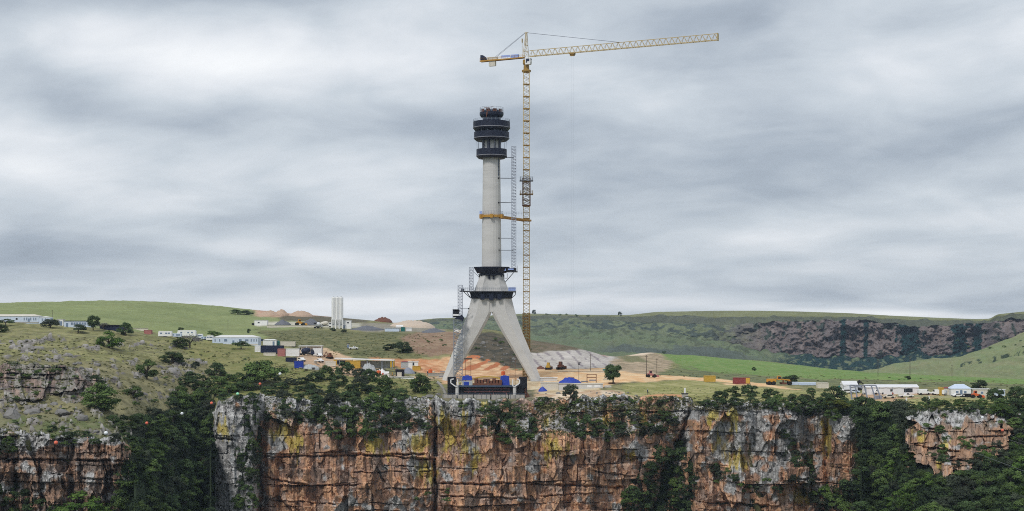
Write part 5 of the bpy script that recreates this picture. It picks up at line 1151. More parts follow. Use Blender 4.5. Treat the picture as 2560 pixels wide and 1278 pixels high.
def car(px, py, Lm, kind, label, rz=0.0, col='white', d=None, name=None):
    """road vehicle: shaped body, glasshouse and four wheels; pickup, suv, saloon or van"""
    p, s = base(px, py, d); r = root(name or kind, label, 'car' if kind != 'pickup' else 'pickup truck', p, rz); L_ = Lm/2
    P_ = dict(pickup=([(-1, .45), (-1, 1.0), (-.15, 1.02), (-.1, 1.65), (.28, 1.68), (.48, 1.08), (.94, .98), (1, .5)], (-.08, .46)), suv=([(-1, .4), (-.98, 1.0), (-.86, 1.65), (.2, 1.7), (.48, 1.08), (.95, .95), (1, .45)], (-.85, .46)),
              saloon=([(-1, .35), (-1, .85), (-.62, .95), (-.4, 1.4), (.15, 1.42), (.45, .95), (.95, .8), (1, .4)], (-.6, .44)), van=([(-1, .4), (-1, 2.0), (.45, 2.05), (.72, 1.2), (.97, 1.05), (1, .45)], (.3, .72)))[kind]
    m_ = MB(); m_.prism([(x*L_, z) for x, z in P_[0]], -.88, .88); m_.build('body', M[col], r, bevel=.06)
    a, b = P_[1]; m_ = MB(); zt = max(z for _, z in P_[0])
    for y in (-.895, .895): m_.prism([(a*L_+.18, zt*.64), (a*L_+.28, zt*.93), (b*L_-.55, zt*.93), (b*L_-.12, zt*.64)], y-.012, y+.012)
    m_.build('side_window', M['glass'], r)
    m_ = MB(); m_.box((L_-.02, 0, .5), (.1, 1.7, .28)); m_.box((-L_+.02, 0, .5), (.1, 1.7, .25)); m_.build('bumper', M['black'], r)
    wheels(r, (-L_*.6, L_*.62), (-.8, .8), .37)
    return r
# --- left: prefabs, caravans and the bungalow
prefab('prefab_building', 34, 807, 126, 16, 5, 6, 'pale', 'cream', 'long pale blue prefab with a beige roof at the left edge below the green field', 'building', [(.56,.6,.9,.9,'glass'),(.71,.6,.5,1.3,'glassb'),(.76,.6,.5,1.3,'glassb'),(.84,.6,.5,1.3,'glassb'),(.90,.6,.5,1.3,'glassb'),(.94,.6,.5,1.3,'glassb')], .8, skirt='conc2')
prefab('prefab_building', 111, 808, 27, 14, 3, 5, 'pale', 'roofw', 'short pale prefab joined to the right end of the long beige roofed one', 'building', [(.3,.6,.5,1.3,'glassb'),(.6,.6,.5,1.3,'glassb')], .85)
prefab('white_hut', 150, 814, 15, 15, 1, 3, 'white', 'roofw', 'small white upright hut between the two long pale prefabs', 'hut', [(.4,.6,.6,.8,'glassb')], .7)
prefab('prefab_building', 193, 819, 66, 16, 1.2, 4, 'pale', 'black', 'pale prefab with a dark flat roof and a row of blue windows, left hillside', 'building', [(x,.62,.9,1.1,'glassb') for x in (.3,.4,.5,.6,.7,.8)], .12, rz=.06)
prefab('low_shed', 280, 826, 62, 12, 1.6, 5, 'navy', 'black', 'low dark navy shed with a black roof behind the round dark tree', 'shed', [], None, over=.5)
prefab('low_wall', 348, 826, 44, 5, .6, .4, 'cream', 'cream', 'low cream wall running right from the dark shed', 'wall', [])
container(369, 836, 18, 11, 'pink', 'small maroon box on the grass between the dark shed and the caravans', name='steel_box')
def caravan(px, py, wpx, hpx, label, m1='white', rz=0.0):
    p, s = base(px, py); w, h = wpx*s, hpx*s; r = root('trailer', label, 'trailer', p, rz)
    m_ = MB(); m_.prism([(-w/2, .35), (-w/2-.05, h*.6), (-w/2+.3, h), (w/2-.3, h), (w/2, h*.8), (w/2, .35)], 0, 2.3); m_.build('body', M[m1], r, bevel=.06)
    for f_ in (-.28, .1, .3):
        m_ = MB(); m_.box((f_*w, -.03, h*.65), (.9, .06, .6)); m_.build('window', M['glassb'], r)
    wheels(r, (-.4, .4), (.15, 2.1), .33); return r
caravan(412, 843, 34, 15, 'white rounded caravan at the left end of the caravan row')
caravan(440, 844, 26, 10, 'lowest pale trailer second in the caravan row', 'pale')
caravan(466, 842, 46, 16, 'longest white trailer in the middle of the caravan row', 'white')
caravan(496, 847, 20, 12, 'short white trailer just right of the leafless tree')
caravan(511, 850, 18, 8, 'low pale trailer between the short white trailer and the bungalow', 'pale')
caravan(524, 852, 17, 13, 'small white trailer touching the bungalow at its left end', 'white')
prefab('bungalow', 588, 862, 115, 18, 6, 7, 'pale', 'roofw', 'long pale blue bungalow with a white hipped roof on the slope', 'building', [(.06,.62,.5,1.2,'glassb'),(.16,.62,.5,1.2,'glassb'),(.29,.62,1.4,1.1,'glassb'),(.61,.62,1.3,1.1,'glassb'),(.75,.62,1.7,.9,'glassb'),(.85,.62,.5,1.2,'glassb'),(.91,.62,.5,1.2,'glassb'),(.97,.62,.4,1.2,'glassb')], .46, rz=-.03, skirt='cream')
# --- container yard
car(654, 856, 4.6, 'pickup', 'dark pickup parked at the right end of the bungalow', .3, 'navy')
prefab('canvas_shed', 674, 864, 33, 13, 3, 3, 'white', 'roofw', 'white canvas topped shed behind the navy container', 'shed', [], .8)
def tank(px, py, wpx, hpx, m1, label, name='tank', vertical=True, group=None):
    p, s = base(px, py); w, h = wpx*s, hpx*s; r = root(name, label, 'tank', p, 0, group)
    m_ = MB()
    if vertical: m_.lathe([(w/2, 0), (w/2, h*.86), (w*.4, h*.95), (w*.12, h)], 16)
    else:
        m_.tube((-w/2, w*.2, h*.55), (w/2, w*.2, h*.55), h*.45, k=16)
    m_.build('barrel', M[m1], r, smooth=False)
    m_ = MB()
    if vertical: m_.lathe([(w*.1, h), (w*.1, h+.2)], 8)
    else: m_.box((-w*.3, w*.2, h*.1), (.2, h*.7, h*.24)); m_.box((w*.3, w*.2, h*.1), (.2, h*.7, h*.24))
    m_.build('cap' if vertical else 'cradle', M['black'], r); return r
tank(695, 864, 9, 12, 'teal', 'teal green water tank behind the navy container')
container(719, 866, 37, 12, 'cream', 'cream container at the back of the yard, right of the teal tank')
container(644, 880, 14, 16, 'white', 'white cube end container at the left end of the navy container', dep=2.4)
container(680, 884, 56, 20, 'navy', 'long navy blue container in the yard below the bungalow', dep=2.4)
container(674, 890, 30, 8, 'cream', 'low cream box in front of the navy container', dep=1.2, name='steel_box')
container(703, 891, 18, 19, 'pink', 'faded red container between the navy and white containers')
container(729, 891, 36, 19, 'white', 'white container in front of the yard wall, right of the faded red one')
p, s = base(774, 889); r = root('workshop', 'open fronted white workshop at the right end of the container yard', 'shed', p+Vector((0, 2.5, 0)))
m_ = MB(); w = 56*s; m_.box((0, 5, 2), (w, .15, 4)); m_.box((w/2-2, -.2, 1.6), (3.8, .15, 3.2)); m_.build('wall', M['white'], r)
m_ = MB(); m_.box((0, 2.4, 4.2), (w+.6, 5.6, .3)); m_.build('roof', M['roofw'], r)
for x in (-w/2, -w/6, w/2): m_ = MB(); m_.tube((x, -.2, 0), (x, -.2, 4.1), .12); m_.build('post', M['white'], r)
def mixer(px, py, Lm, label, rz=0.0, drum='white', cabm='white', d=None):
    """concrete mixer lorry: cab, chassis, tilted drum, hopper and six wheels"""
    p, s = base(px, py, d); r = root('mixer_truck', label, 'mixer truck', p, rz); k = Lm/8
    m_ = MB(); m_.prism([(2.2*k, .6), (2.2*k, 2.7), (3.4*k, 2.7), (3.9*k, 1.6), (4*k, .6)], -1.1, 1.1); c = m_.build('cab', M[cabm], r, bevel=.08)
    m_ = MB(); m_.box((3.0*k, -1.12, 2.05), (1.1*k, .05, .75)); m_.build('window', M['glass'], c)
    m_ = MB(); m_.box((-.6*k, 0, .85), (6.6*k, 1.2, .35)); m_.build('chassis', M['black'], r)
    m_ = MB(); m_.lathe([(.5, -2.6*k), (1.15, -1.6*k), (1.25, -.2*k), (1.15, .9*k), (.7, 1.9*k)], 16); dr = m_.build('drum', M[drum], r); dr.location = (-.6*k, 0, 2.15); dr.rotation_euler = (0, math.radians(-102), 0)
    m_ = MB(); m_.box((-3.3*k, 0, 2.9), (.9, 1.2, .8), 0, 1.4); m_.build('hopper', M['black'], r)
    wheels(r, (2.9*k, -1.3*k, -2.6*k), (-.95, .95), .5); return r
mixer(766, 889, 7.2, 'dark mixer lorry parked in the open white workshop', .15, 'navy', 'navy')
container(727, 905, 26, 11, 'navy', 'dark navy skip on the grass below the white container', name='skip', dep=2)
car(754, 904, 4.5, 'suv', 'white car nose on, parked beside the dark navy skip', -1.0)
car(798, 906, 5.2, 'pickup', 'white pickup parked on the orange yard right of the workshop', -.9)
car(799, 893, 4.6, 'suv', 'white car half hidden behind the white pickup in the yard', -1.2)
container(747, 921, 22, 18, 'blue', 'bright blue container at the front corner of the yard', dep=3, rz=.1)
def digger(px, py, s_, label, m1='machine', rz=0.0, kind='excavator', d=None):
    """yellow plant: tracks or wheels, engine deck, cab, and boom, blade or bucket"""
    p, s = base(px, py, d); r = root(kind, label, kind.replace('_', ' '), p, rz); k = s_
    if kind in ('excavator', 'bulldozer'):
        for y in (-.9*k, .9*k):
            m_ = MB(); m_.prism([(-1.7*k, .25*k), (-1.4*k, 0), (1.4*k, 0), (1.7*k, .25*k), (1.7*k, .6*k), (1.4*k, .85*k), (-1.4*k, .85*k), (-1.7*k, .6*k)], y-.28*k, y+.28*k); m_.build('track', M['tyre'], r)
    elif kind == 'grader':
        wheels(r, (-3.0*k, -1.6*k, 3.4*k), (-.9*k, .9*k), .62*k, .4*k)
    else: wheels(r, (-1.4*k, 1.3*k), (-.9*k, .9*k), .7*k, .45*k)
    m_ = MB()
    if kind == 'grader':
        m_.box((-2.2*k, 0, 1.45*k), (2.8*k, 1.5*k, 1.0*k)); m_.tube((-.6*k, 0, 1.9*k), (3.6*k, 0, 1.5*k), .26*k); m_.box((3.5*k, 0, 1.1*k), (.5*k, 1.9*k, .5*k))
    else: m_.prism([(-1.6*k, .8*k), (-1.6*k, 1.7*k), (-.2*k, 1.75*k), (1.5*k, 1.45*k), (1.6*k, .8*k)], -.75*k, .75*k)
    m_.build('body', M[m1], r, bevel=.05*k)
    cx0 = -.3*k if kind != 'grader' else .2*k
    m_ = MB(); m_.box((cx0, 0, 2.2*k), (1.2*k, 1.2*k, 1.3*k), 0, .9); c = m_.build('cab', M[m1], r, bevel=.04*k)
    m_ = MB(); m_.box((cx0, -.6*k, 2.3*k), (.85*k, .08*k, .7*k)); m_.box((cx0+.57*k, 0, 2.3*k), (.08*k, .9*k, .7*k)); m_.build('window', M['glass'], c)
    m_ = MB()
    if kind == 'excavator': m_.tube((.9*k, 0, 1.4*k), (2.6*k, 0, 3.4*k), .2*k); m_.tube((2.6*k, 0, 3.4*k), (4.0*k, 0, 1.6*k), .16*k); m_.prism([(3.7*k, 1.6*k), (4.3*k, 1.6*k), (4.2*k, .7*k), (3.5*k, .9*k)], -.45*k, .45*k); nm = 'boom'
    elif kind == 'grader': m_.box((1.5*k, 0, .55*k), (.15*k, 3.2*k, .6*k), .5); m_.tube((1.5*k, 0, .8*k), (1.5*k, 0, 1.6*k), .3*k); nm = 'blade'
    elif kind == 'bulldozer': m_.box((2.1*k, 0, .65*k), (.2*k, 2.9*k, 1.1*k)); m_.tube((1.2*k, -.9*k, .5*k), (2.1*k, -.9*k, .5*k), .1*k); nm = 'blade'
    else: m_.prism([(2.2*k, .2*k), (3.2*k, .2*k), (2.9*k, 1.1*k), (2.3*k, .9*k)], -1.2*k, 1.2*k); m_.tube((1.2*k, -.5*k, 1.2*k), (2.4*k, -.5*k, .7*k), .12*k); m_.tube((1.2*k, .5*k, 1.2*k), (2.4*k, .5*k, .7*k), .12*k); nm = 'bucket'
    m_.build(nm, M[m1] if nm != 'blade' else M['rust'], r); return r
digger(824, 897, .9, 'small dark excavator on the track right of the white pickup', 'rust', 2.4)
car(884, 874, 4.6, 'pickup', 'white pickup alone on the grassy slope above the shelter roof', .1)
prefab('guard_hut', 870, 870, 6, 10, 1, 1.6, 'cream', 'black', 'tiny cream hut left of the lone white pickup on the slope', 'hut', [], .5)
# --- shelter and its clutter
p, s = base(910, 922); r = root('shelter', 'long open shelter with a thin white roof and yellow posts left of the pylon', 'shelter', p+Vector((0, 3, 0)))
w = 148*s; m_ = MB(); m_.prism([(-w/2, 4.1), (w/2, 3.3), (w/2, 3.65), (-w/2, 4.5)], -2.5, 3.5); m_.build('roof', M['white'], r)
for i, x in enumerate((-.49, -.42, -.2, .05, .3, .48)): m_ = MB(); m_.box((x*w, -2.0, 1.9), (.35 if i else 1.4, .3, 3.8)); m_.build('post', M['yellow' if i < 1 else 'rail'], r)
m_ = MB(); m_.box((-.36*w, 3.2, 1.7), (w*.28, .2, 3.4)); m_.build('back_wall', M['navy'], r)
m_ = MB(); m_.box((.12*w, 3.2, 1.6), (w*.6, .2, 3.2)); m_.build('side_sheet', M['junk'], r)
container(826, 916, 26, 12, 'cream', 'cream container at the left end of the shelter', rz=.1)
container(882, 921, 36, 19, 'yellow', 'yellow container under the left half of the shelter roof')
container(977, 918, 17, 16, 'yellow', 'yellow container at the right end of the shelter roof')
prefab('site_cabin', 1033, 925, 24, 20, 1, 2.4, 'white', 'roofw', 'white site cabin with one dark window left of the pylon', 'cabin', [(.52,.74,.75,1.3,'glass')])
container(1041, 926, 20, 11, 'yellow', 'low ochre box in front of the white site cabin', dep=1.2, name='steel_box')
prefab('open_shed', 1012, 921, 20, 16, 2, 3, 'junk', 'red', 'grey shed with a dark red roof beside the white site cabin', 'shed')
def heap(px, py, wpx, hpx, mk, label, cat, name, seed=0, dep=None, sharp=1.0, group=None, d=None):
    """loose heap: lumpy mound resting on the ground"""
    p, s = base(px, py, d); w, h = wpx*s/2, hpx*s; dp = dep or w*.8; k = 36; r_ = np.linspace(0, 1, 15); A = np.linspace(0, 2*math.pi, k+1)
    RR, AA = np.meshgrid(r_, A, indexing='ij'); x = RR*np.cos(AA)*w; y = RR*np.sin(AA)*dp
    nz = fbm(np.cos(AA)*RR*3+seed, np.sin(AA)*RR*3+seed, 4, 700+seed)
    z = h*(1-RR**sharp)*(.6+.8*nz)+(fbm(np.cos(AA)*RR*7, np.sin(AA)*RR*7, 3, 710+seed)-.5)*h*(.35 if sharp < 2 else .8)*(1-RR); z[0] = z[0].mean(); z[-1] = -1.2; z[:, -1] = z[:, 0]
    me = gmesh(name, np.stack([x, y, z], -1), 15, k+1); me.materials.append(M[mk]); o = link(name, me); o.location = p; tag(o, label, cat, group); return o
heap(921, 936, 46, 26, 'junk', 'heap of grey sheeting and offcuts in front of the shelter', 'heap', 'scrap_heap', 1, 2, 2.2)
heap(952, 937, 34, 12, 'white', 'white plastic heap beside the orange bin in front of the shelter', 'heap', 'plastic_heap', 2, 1.5, 2.4)
heap(1022, 934, 34, 12, 'hoist', 'heap of grey blue steel offcuts in front of the white site cabin', 'heap', 'steel_heap', 3, 1.5, 2.4)
heap(775, 922, 50, 9, 'junk', 'low heap of pallets and offcuts in front of the bright blue container', 'heap', 'pallet_heap', 4, 2, 2.5)
for x, y, w_, h_, l_ in ((947,938,11,12,'bright orange plastic bin at the right of the white plastic heap'), (1076,936,10,13,'bright orange net drum left of the left pylon leg'), (1258,938,10,10,'orange drum on the sandy ground between the pylon legs')): tank(x, y, w_, h_, 'orange', l_, 'orange_bin')
container(1000, 941, 20, 17, 'black', 'black skip at the right of the clutter below the shelter', name='skip', dep=2)
container(998, 943, 11, 12, 'cream', 'pale grey crate standing before the black skip', name='crate', dep=1.5)
container(944, 921, 28, 6, 'navy', 'low navy flatbed under the middle of the shelter', name='flatbed', dep=2)
tank(957, 923, 7, 11, 'pale', 'pale blue tank next to the low navy flatbed')
tank(966, 938, 13, 9, 'white', 'white water tank lying before the yellow container', vertical=False); tank(971, 944, 6, 9, 'cream', 'small cream tank in front of the lying white tank')
prefab('barrier_wall', 993, 946, 84, 3, .4, .5, 'white', 'white', 'low white barrier along the grass edge below the clutter', 'barrier')
prefab('barrier_wall', 1090, 941, 40, 7, .5, .6, 'conc2', 'conc2', 'low grey concrete barrier running up to the left pylon leg', 'barrier')
def small(px, py, kind, mk, label, group):
    p, s = base(px, py); r = root(kind, label, kind.replace('_', ' '), p, rnd.uniform(-.6, .6), group); m_ = MB()
    if kind == 'drum': m_.lathe([(.3, 0), (.3, .9)], 12); m_.build('barrel', M[mk], r); m_ = MB(); m_.lathe([(.31, .3), (.34, .33), (.31, .36)], 12, cap=False); m_.build('hoop', M['black'], r)
    elif kind == 'pallet_stack':
        k = rnd.randint(3, 7)
        for i in range(k): m_.box((rnd.uniform(-.05, .05), 0, .1+i*.17), (1.3, 1.1, .05)); m_.box((0, 0, .03+i*.17), (1.2, .2, .09))
        m_.build('pallet', M['wood' if rnd.random() < .4 else 'cream'], r)
    else:
        for i in range(5): m_.box((rnd.uniform(-.1, .1), (i-2)*.24, .12+.0*i), (2.6, .2, .2)); m_.box((rnd.uniform(-.1, .1), (i-2)*.24, .34), (2.4, .2, .2))
        m_.build('beam', M[mk], r)
r_ = random.Random(12)
for i in range(12): small(r_.uniform(905, 1015), r_.uniform(926, 944), 'drum', r_.choice(['blue', 'red', 'orange', 'white', 'yellow']), 'coloured steel drum standing in the clutter below the long shelter', 'drums below the shelter')
for i in range(14): small(r_.uniform(860, 1060), r_.uniform(922, 944), 'pallet_stack', 'cream', 'small stack of timber pallets in the clutter below the long shelter', 'pallet stacks below the shelter')
for i in range(10): small(r_.uniform(735, 815), r_.uniform(908, 930), 'pallet_stack', 'cream', 'small stack of timber pallets near the bright blue container', 'pallet stacks near the blue container')
for i in range(12): small(r_.uniform(1395, 1530), r_.uniform(946, 972), 'beam_stack', r_.choice(['rust', 'conc', 'cream', 'hoist']), 'stack of beams lying between the slabs and the goalpost frame', 'beam stacks right of the pylon')
for i in range(10): small(r_.uniform(1080, 1125), r_.uniform(930, 950), 'beam_stack', r_.choice(['rust', 'hoist', 'cream']), 'stack of beams at the foot of the left pylon leg', 'beam stacks left of the pylon')
# --- batching plant on the far slope
prefab('white_hut', 652, 814, 32, 13, .8, 4, 'white', 'roofw', 'white hut with one small dark window left of the gravel heaps', 'hut', [(.33,.55,1.2,.7,'glass')])
container(633, 813, 7, 5, 'black', 'small black box left of the white hut by the gravel', name='generator', dep=1.5)
heap(707, 813, 44, 12, 'grav', 'left dark grey gravel heap beside the white hut', 'gravel heap', 'gravel_heap', 5, 8, 1.5)
heap(777, 813, 48, 15, 'grav', 'dark grey gravel heap between yellow loader and silos', 'gravel heap', 'gravel_heap', 6, 8, 1.5)
heap(918, 824, 90, 11, 'grav', 'long flat grey gravel heap right of the silos', 'gravel heap', 'gravel_heap', 7, 12)
heap(1085, 830, 66, 10, 'grav', 'grey gravel heap just left of the hoist tower on the far slope', 'gravel heap', 'gravel_heap', 8, 12)
digger(750, 814, 1.35, 'yellow wheel loader working between the two gravel heaps', 'machine', .4, 'loader')
prefab('retaining_wall', 735, 818, 136, 4, .5, .5, 'cream', 'cream', 'long low pale wall in front of the gravel heaps', 'wall')
mixer(795, 821, 8, 'white mixer lorry at the right end of the long low wall', 1.2)
mixer(812, 818, 8.5, 'white mixer lorry loading at the foot of the silos', .1, 'cream')
for x, dd_, l_ in ((834, 0, 'left white cement silo of the three'), (843.5, .6, 'middle white cement silo between two others'), (853, 0, 'right white cement silo of the three, beside the cabin')):
    p, s = base(x, 822); r = root('cement_silo', l_, 'silo', p+Vector((0, dd_, 0)), 0, 'cement silos'); R_ = 5.2*s; h0, h1 = 20*s, 78*s
    m_ = MB(); m_.lathe([(.3, h0-1.5*s*4), (R_, h0+3*s), (R_, h1), (R_*.75, h1+1.5*s)], 18); m_.build('barrel', M['white'], r)
    m_ = MB(); m_.box((0, 0, h1+2*s), (R_*.6, R_*.6, 2*s)); m_.build('filter_unit', M['junk'], r)
    for a in (-1, 1):
        for b in (-1, 1): m_ = MB(); m_.tube((a*R_*.8, b*R_*.8, -.3), (a*R_*.8, b*R_*.8, h0+4*s), .28); m_.build('leg', M['white'], r)
    m_ = MB()
    for z in (h0*.4, h0*.8): m_.tube((-R_*.8, -R_*.8, z), (R_*.8, -R_*.8, z), .12); m_.tube((-R_*.8, -R_*.8, z-h0*.35), (R_*.8, -R_*.8, z), .1)
    m_.box((0, 0, h0*.55), (R_, R_, h0*.25)); m_.build('leg_brace', M['junk'], r)
    m_ = MB()
    for i in range(22): m_.tube((R_*.1-.25, -R_-.12, h0+i*(h1-h0)/22), (R_*.1+.25, -R_-.12, h0+i*(h1-h0)/22), .04)
    m_.build('ladder', M['hoist'], r)
prefab('control_cabin', 868, 822, 19, 20, 1, 3, 'white', 'roofw', 'white raised control cabin against the right silo', 'cabin', [(.58,.75,1.2,.7,'glass')], .1)
prefab('pale_shed', 980, 829, 36, 8, 1, 4, 'pale', 'roofw', 'pale low shed on the far slope left of the teal doorway', 'shed'); tank(999, 822, 18, 9, 'white', 'white lying tank above the pale low shed', vertical=False); container(1007, 829, 9, 11, 'teal', 'teal box at the right end of the pale low shed', name='steel_box', dep=2)
prefab('pale_shed', 1022, 828, 14, 8, 1, 3, 'white', 'roofw', 'small white shed right of the teal box', 'shed')
heap(672, 789, 60, 11, 'sand', 'left pinkish spoil heap on the skyline by the dark hedge', 'spoil heap', 'spoil_heap', 9, 10, 1.6); heap(703, 788, 40, 14, 'sand', 'spoil heap with a little tree on top, skyline', 'spoil heap', 'spoil_heap', 10, 10, 1.4); heap(752, 790, 66, 13, 'sand', 'right pinkish spoil heap on the skyline, peaked', 'spoil heap', 'spoil_heap', 11, 10, 1.5)
heap(957, 803, 50, 10, 'rust', 'reddish spoil heap on the skyline right of the silos', 'spoil heap', 'spoil_heap', 12, 9, 2.2); heap(1030, 818, 120, 13, 'sandp', 'long pale spoil bank on the skyline left of the pylon', 'spoil heap', 'spoil_bank', 13, 14, 4); heap(1160, 830, 34, 11, 'sandp', 'small pale spoil heap behind the left pylon leg', 'spoil heap', 'spoil_heap', 14, 8)
prefab('white_hut', 1140, 830, 12, 7, .8, 3, 'white', 'roofw', 'tiny white hut behind the left pylon leg near the gravel', 'hut')
# --- foundation works in front of the pylon
DA = 528.0; SA = DA/F
ab = P(1215, 1004, DA); anc = root('foundation_works', 'dark steel works bay on a concrete wall in front of the pylon legs', 'works bay', ab)
A = lambda x: (x-1215)*SA
Zq = lambda y: (1004-y)*SA
m_ = MB(); x = 1106
for wd in (36, 40, 42, 44, 40):
    m_.box((A(x+wd/2), 1.2, Zq(996)), ((wd-1.2)*SA, 2.4, 17*SA)); x += wd+1
m_.build('concrete_plinth', M['conc2'], anc)
m_ = MB(); m_.box((A(1215), 5, Zq(979)), (192*SA, 5.5, 22*SA)); m_.build('dark_bay', M['black'], anc)
for xx in (1142.5, 1286.5): m_ = MB(); m_.tube((A(xx), 1.2, Zq(992)), (A(xx), 1.2, Zq(965)), 4.3*SA, k=14); m_.build('column', M['conc'], anc)
m_ = MB(); m_.box((A(1217), 1.3, Zq(966)), (138*SA, 1.2, .55)); m_.build('girder', M['net'], anc)
m_ = MB(); m_.box((A(1217), 4.6, Zq(966)), (190*SA, 6, .4)); m_.build('deck', M['black'], anc)
for xs_, (a, b) in (((1119, 1128, 1138), (1118, 1139)), ((1298, 1307, 1317), (1297, 1318))):
    m_ = MB()
    for xx in xs_:
        for yv in (1.5, 6): m_.tube((A(xx), yv, Zq(990)), (A(xx), yv, Zq(944)), .17)
    for yq in (948, 958, 968, 978, 988):
        for yv in (1.5, 6): m_.tube((A(a), yv, Zq(yq)), (A(b), yv, Zq(yq)), .13)
    for xx in xs_:
        for yq in (948, 968, 988): m_.tube((A(xx), 1.5, Zq(yq)), (A(xx), 6.2, Zq(yq)), .1)
    m_.box((A((a+b)/2), 6.2, Zq(966)), ((b-a)*SA, .6, 44*SA)); m_.tube((A(a), 1.5, Zq(988)), (A(b), 1.5, Zq(948)), .12)
    m_.build('side_frame', M['black'], anc)
for cx_, sg in ((1136, 1), (1290, -1)):
    m_ = MB(); pts = [(-9, 8), (-2, 9.5), (8, 8), (8.5, -8), (3, -9.5), (-9, -1)]
    for i in range(6):
        a, b = pts[i], pts[(i+1) % 6]
        if i == 1: continue
        m_.tube((A(cx_+sg*a[0]), .5, Zq(957-a[1])), (A(cx_+sg*b[0]), .5, Zq(957-b[1])), .26)
    m_.build('hexagon_bracket', M['white'], anc)
m_ = MB()
for i in range(9): m_.box((A(1190+i*7.5), 3, Zq(953+(i % 3)*2)), (1.3, 1.5, 12*SA-(i % 2)*.5))
m_.box((A(1217), 2.6, Zq(962)), (72*SA, 1.0, .8)); m_.build('drilling_gear', M['rust'], anc)
m_ = MB()
for i in range(10):
    a0, a1 = math.pi*(i/10), math.pi*((i+1)/10); m_.tube((A(1217-34*math.cos(a0)), 3.4, Zq(950-7*math.sin(a0))), (A(1217-34*math.cos(a1)), 3.4, Zq(950-7*math.sin(a1))), .3)
m_.build('arch_beam', M['yellow'], anc)
r_ = random.Random(4); m_ = MB()
for i in range(34): xx, yq = r_.uniform(1165, 1275), r_.uniform(968, 988); m_.tube((A(xx), 2.15, Zq(yq+r_.uniform(2, 6))), (A(xx), 2.15, Zq(yq)), .07)
for yq in (972, 980): m_.tube((A(1160), 2.15, Zq(yq)), (A(1275), 2.15, Zq(yq)), .05)
m_.build('rebar', M['pink'], anc)
m_ = MB()
for xx in list(range(1108, 1316, 12)): m_.tube((A(xx), -.1, Zq(1002)), (A(xx), -.1, Zq(983)), .05)
m_.tube((A(1108), -.1, Zq(984)), (A(1314), -.1, Zq(984)), .05); m_.tube((A(1196), -.4, Zq(1001)), (A(1300), -.4, Zq(1000)), .22); m_.build('guard_rail', M['net'], anc)
def blue_tank(px, py, w_, h_, label):
    r = root('blue_tank', label, 'tank', P(px, py, DA+4)); w, h = w_*SA, h_*SA
    m_ = MB(); m_.box((0, 0, h/2), (w, 2.0, h), 0, .84); m_.build('body', M['blue'], r, bevel=.06); m_ = MB(); m_.box((0, 0, h+.1), (w*.35, .8, .25)); m_.build('lid', M['blue'], r)
blue_tank(1168, 951, 26, 11, 'left royal blue tank with slanted sides on the works bay'); blue_tank(1262, 965, 25, 25, 'taller right royal blue tank standing on the works bay')
r = root('pump_unit', 'pale frame unit with a blue panel under the left blue tank', 'pump', P(1168, 965, DA+2.4)); m_ = MB(); m_.box((0, 0, 12*SA/2), (26*SA, 1.4, 12*SA)); m_.build('housing', M['junk'], r); m_ = MB(); m_.box((-.3, -.75, .9), (1.9, .08, 1.3)); m_.build('panel', M['blue'], r)
def steel_mast(px0, px1, ytop, ybot, d, label, plat=True):
    r = root('scaffold_tower', label, 'scaffold', P((px0+px1)/2, ybot, d)); s = d/F; w, h = (px1-px0)*s, (ybot-ytop)*s; m_ = MB()
    for a in (-1, 1):
        for yv in (0, 1.4): m_.tube((a*w/2, yv, 0), (a*w/2, yv, h), .08)
    for k in range(1, 7): m_.tube((-w/2, 0, h*k/7), (w/2, 0, h*k/7), .04)
    m_.build('frame', M['rust'], r)
    if plat: m_ = MB(); m_.box((0, .7, h), (w*1.5, 2.2, .6)); m_.build('platform', M['wood'], r)
steel_mast(1163, 1177, 897, 966, DA+7, 'thin rusty scaffold tower with a brown platform, inside the left pylon leg'); steel_mast(1275, 1288, 890, 966, DA+7, 'thin rusty scaffold tower inside the right pylon leg', False)
heap(1311, 962, 30, 24, 'rust', 'rust brown rebar heap at the right end of the works bay', 'heap', 'rebar_heap', 15, 2.0, d=532)
r = root('pipe_chute', 'curved grey pipe chute sliding down left of the works bay', 'pipe', P(1092, 955, 532)); m_ = MB(); q = [(1092, 955), (1101, 962), (1108, 972), (1114, 985)]
for a, b in zip(q, q[1:]): m_.tube(P(*a, 532)-r.location, P(*b, 532)-r.location, .55, k=8)
m_.build('pipe', M['conc2'], r)
# --- slabs, tarps and frames right of the pylon
prefab('concrete_wall', 1372, 953, 42, 8, .6, 1.5, 'conc', 'white', 'white topped concrete wall right beside the right pylon leg', 'wall')
prefab('concrete_block', 1374, 975, 44, 18, .8, 4, 'cream', 'cream', 'large cream concrete block below the right pylon leg', 'block')
prefab('concrete_block', 1413, 976, 32, 16, .8, 4, 'conc', 'conc2', 'grey concrete block right of the cream one', 'block')
prefab('slab_stack', 1470, 972, 74, 12, .8, 3, 'conc', 'cream', 'long stack of pale concrete slabs behind the grey green tree', 'slabs', [(.55,.5,1.6,.8,'white'),(.82,.5,2.2,.8,'white')])
heap(1424, 958, 64, 15, 'blue', 'heap of bright blue tarps on the concrete slabs', 'heap', 'tarp_heap', 16, 3, 1.4); heap(1357, 978, 24, 11, 'blue', 'small blue tarp heap below the cream concrete block', 'heap', 'tarp_heap', 17, 1.4, 1.4)
heap(1372, 946, 38, 4, 'navy', 'dark blue tarp laid along the top of the concrete wall', 'heap', 'tarp_strip', 18, 1.0, 2)
r = root('steel_goalpost', 'brown steel goalpost frame with a crossbar on the orange ground', 'frame', on(1479, 957)); s = r.location.y/F; m_ = MB()
for x in (-11.5, 11.5): m_.tube((x*s, 0, 0), (x*s, 0, 22*s), .2)
m_.build('post', M['rust'], r); m_ = MB()
for z in (13, 21): m_.tube((-11.5*s, 0, z*s), (11.5*s, 0, z*s), .17)
m_.build('crossbar', M['rust'], r)
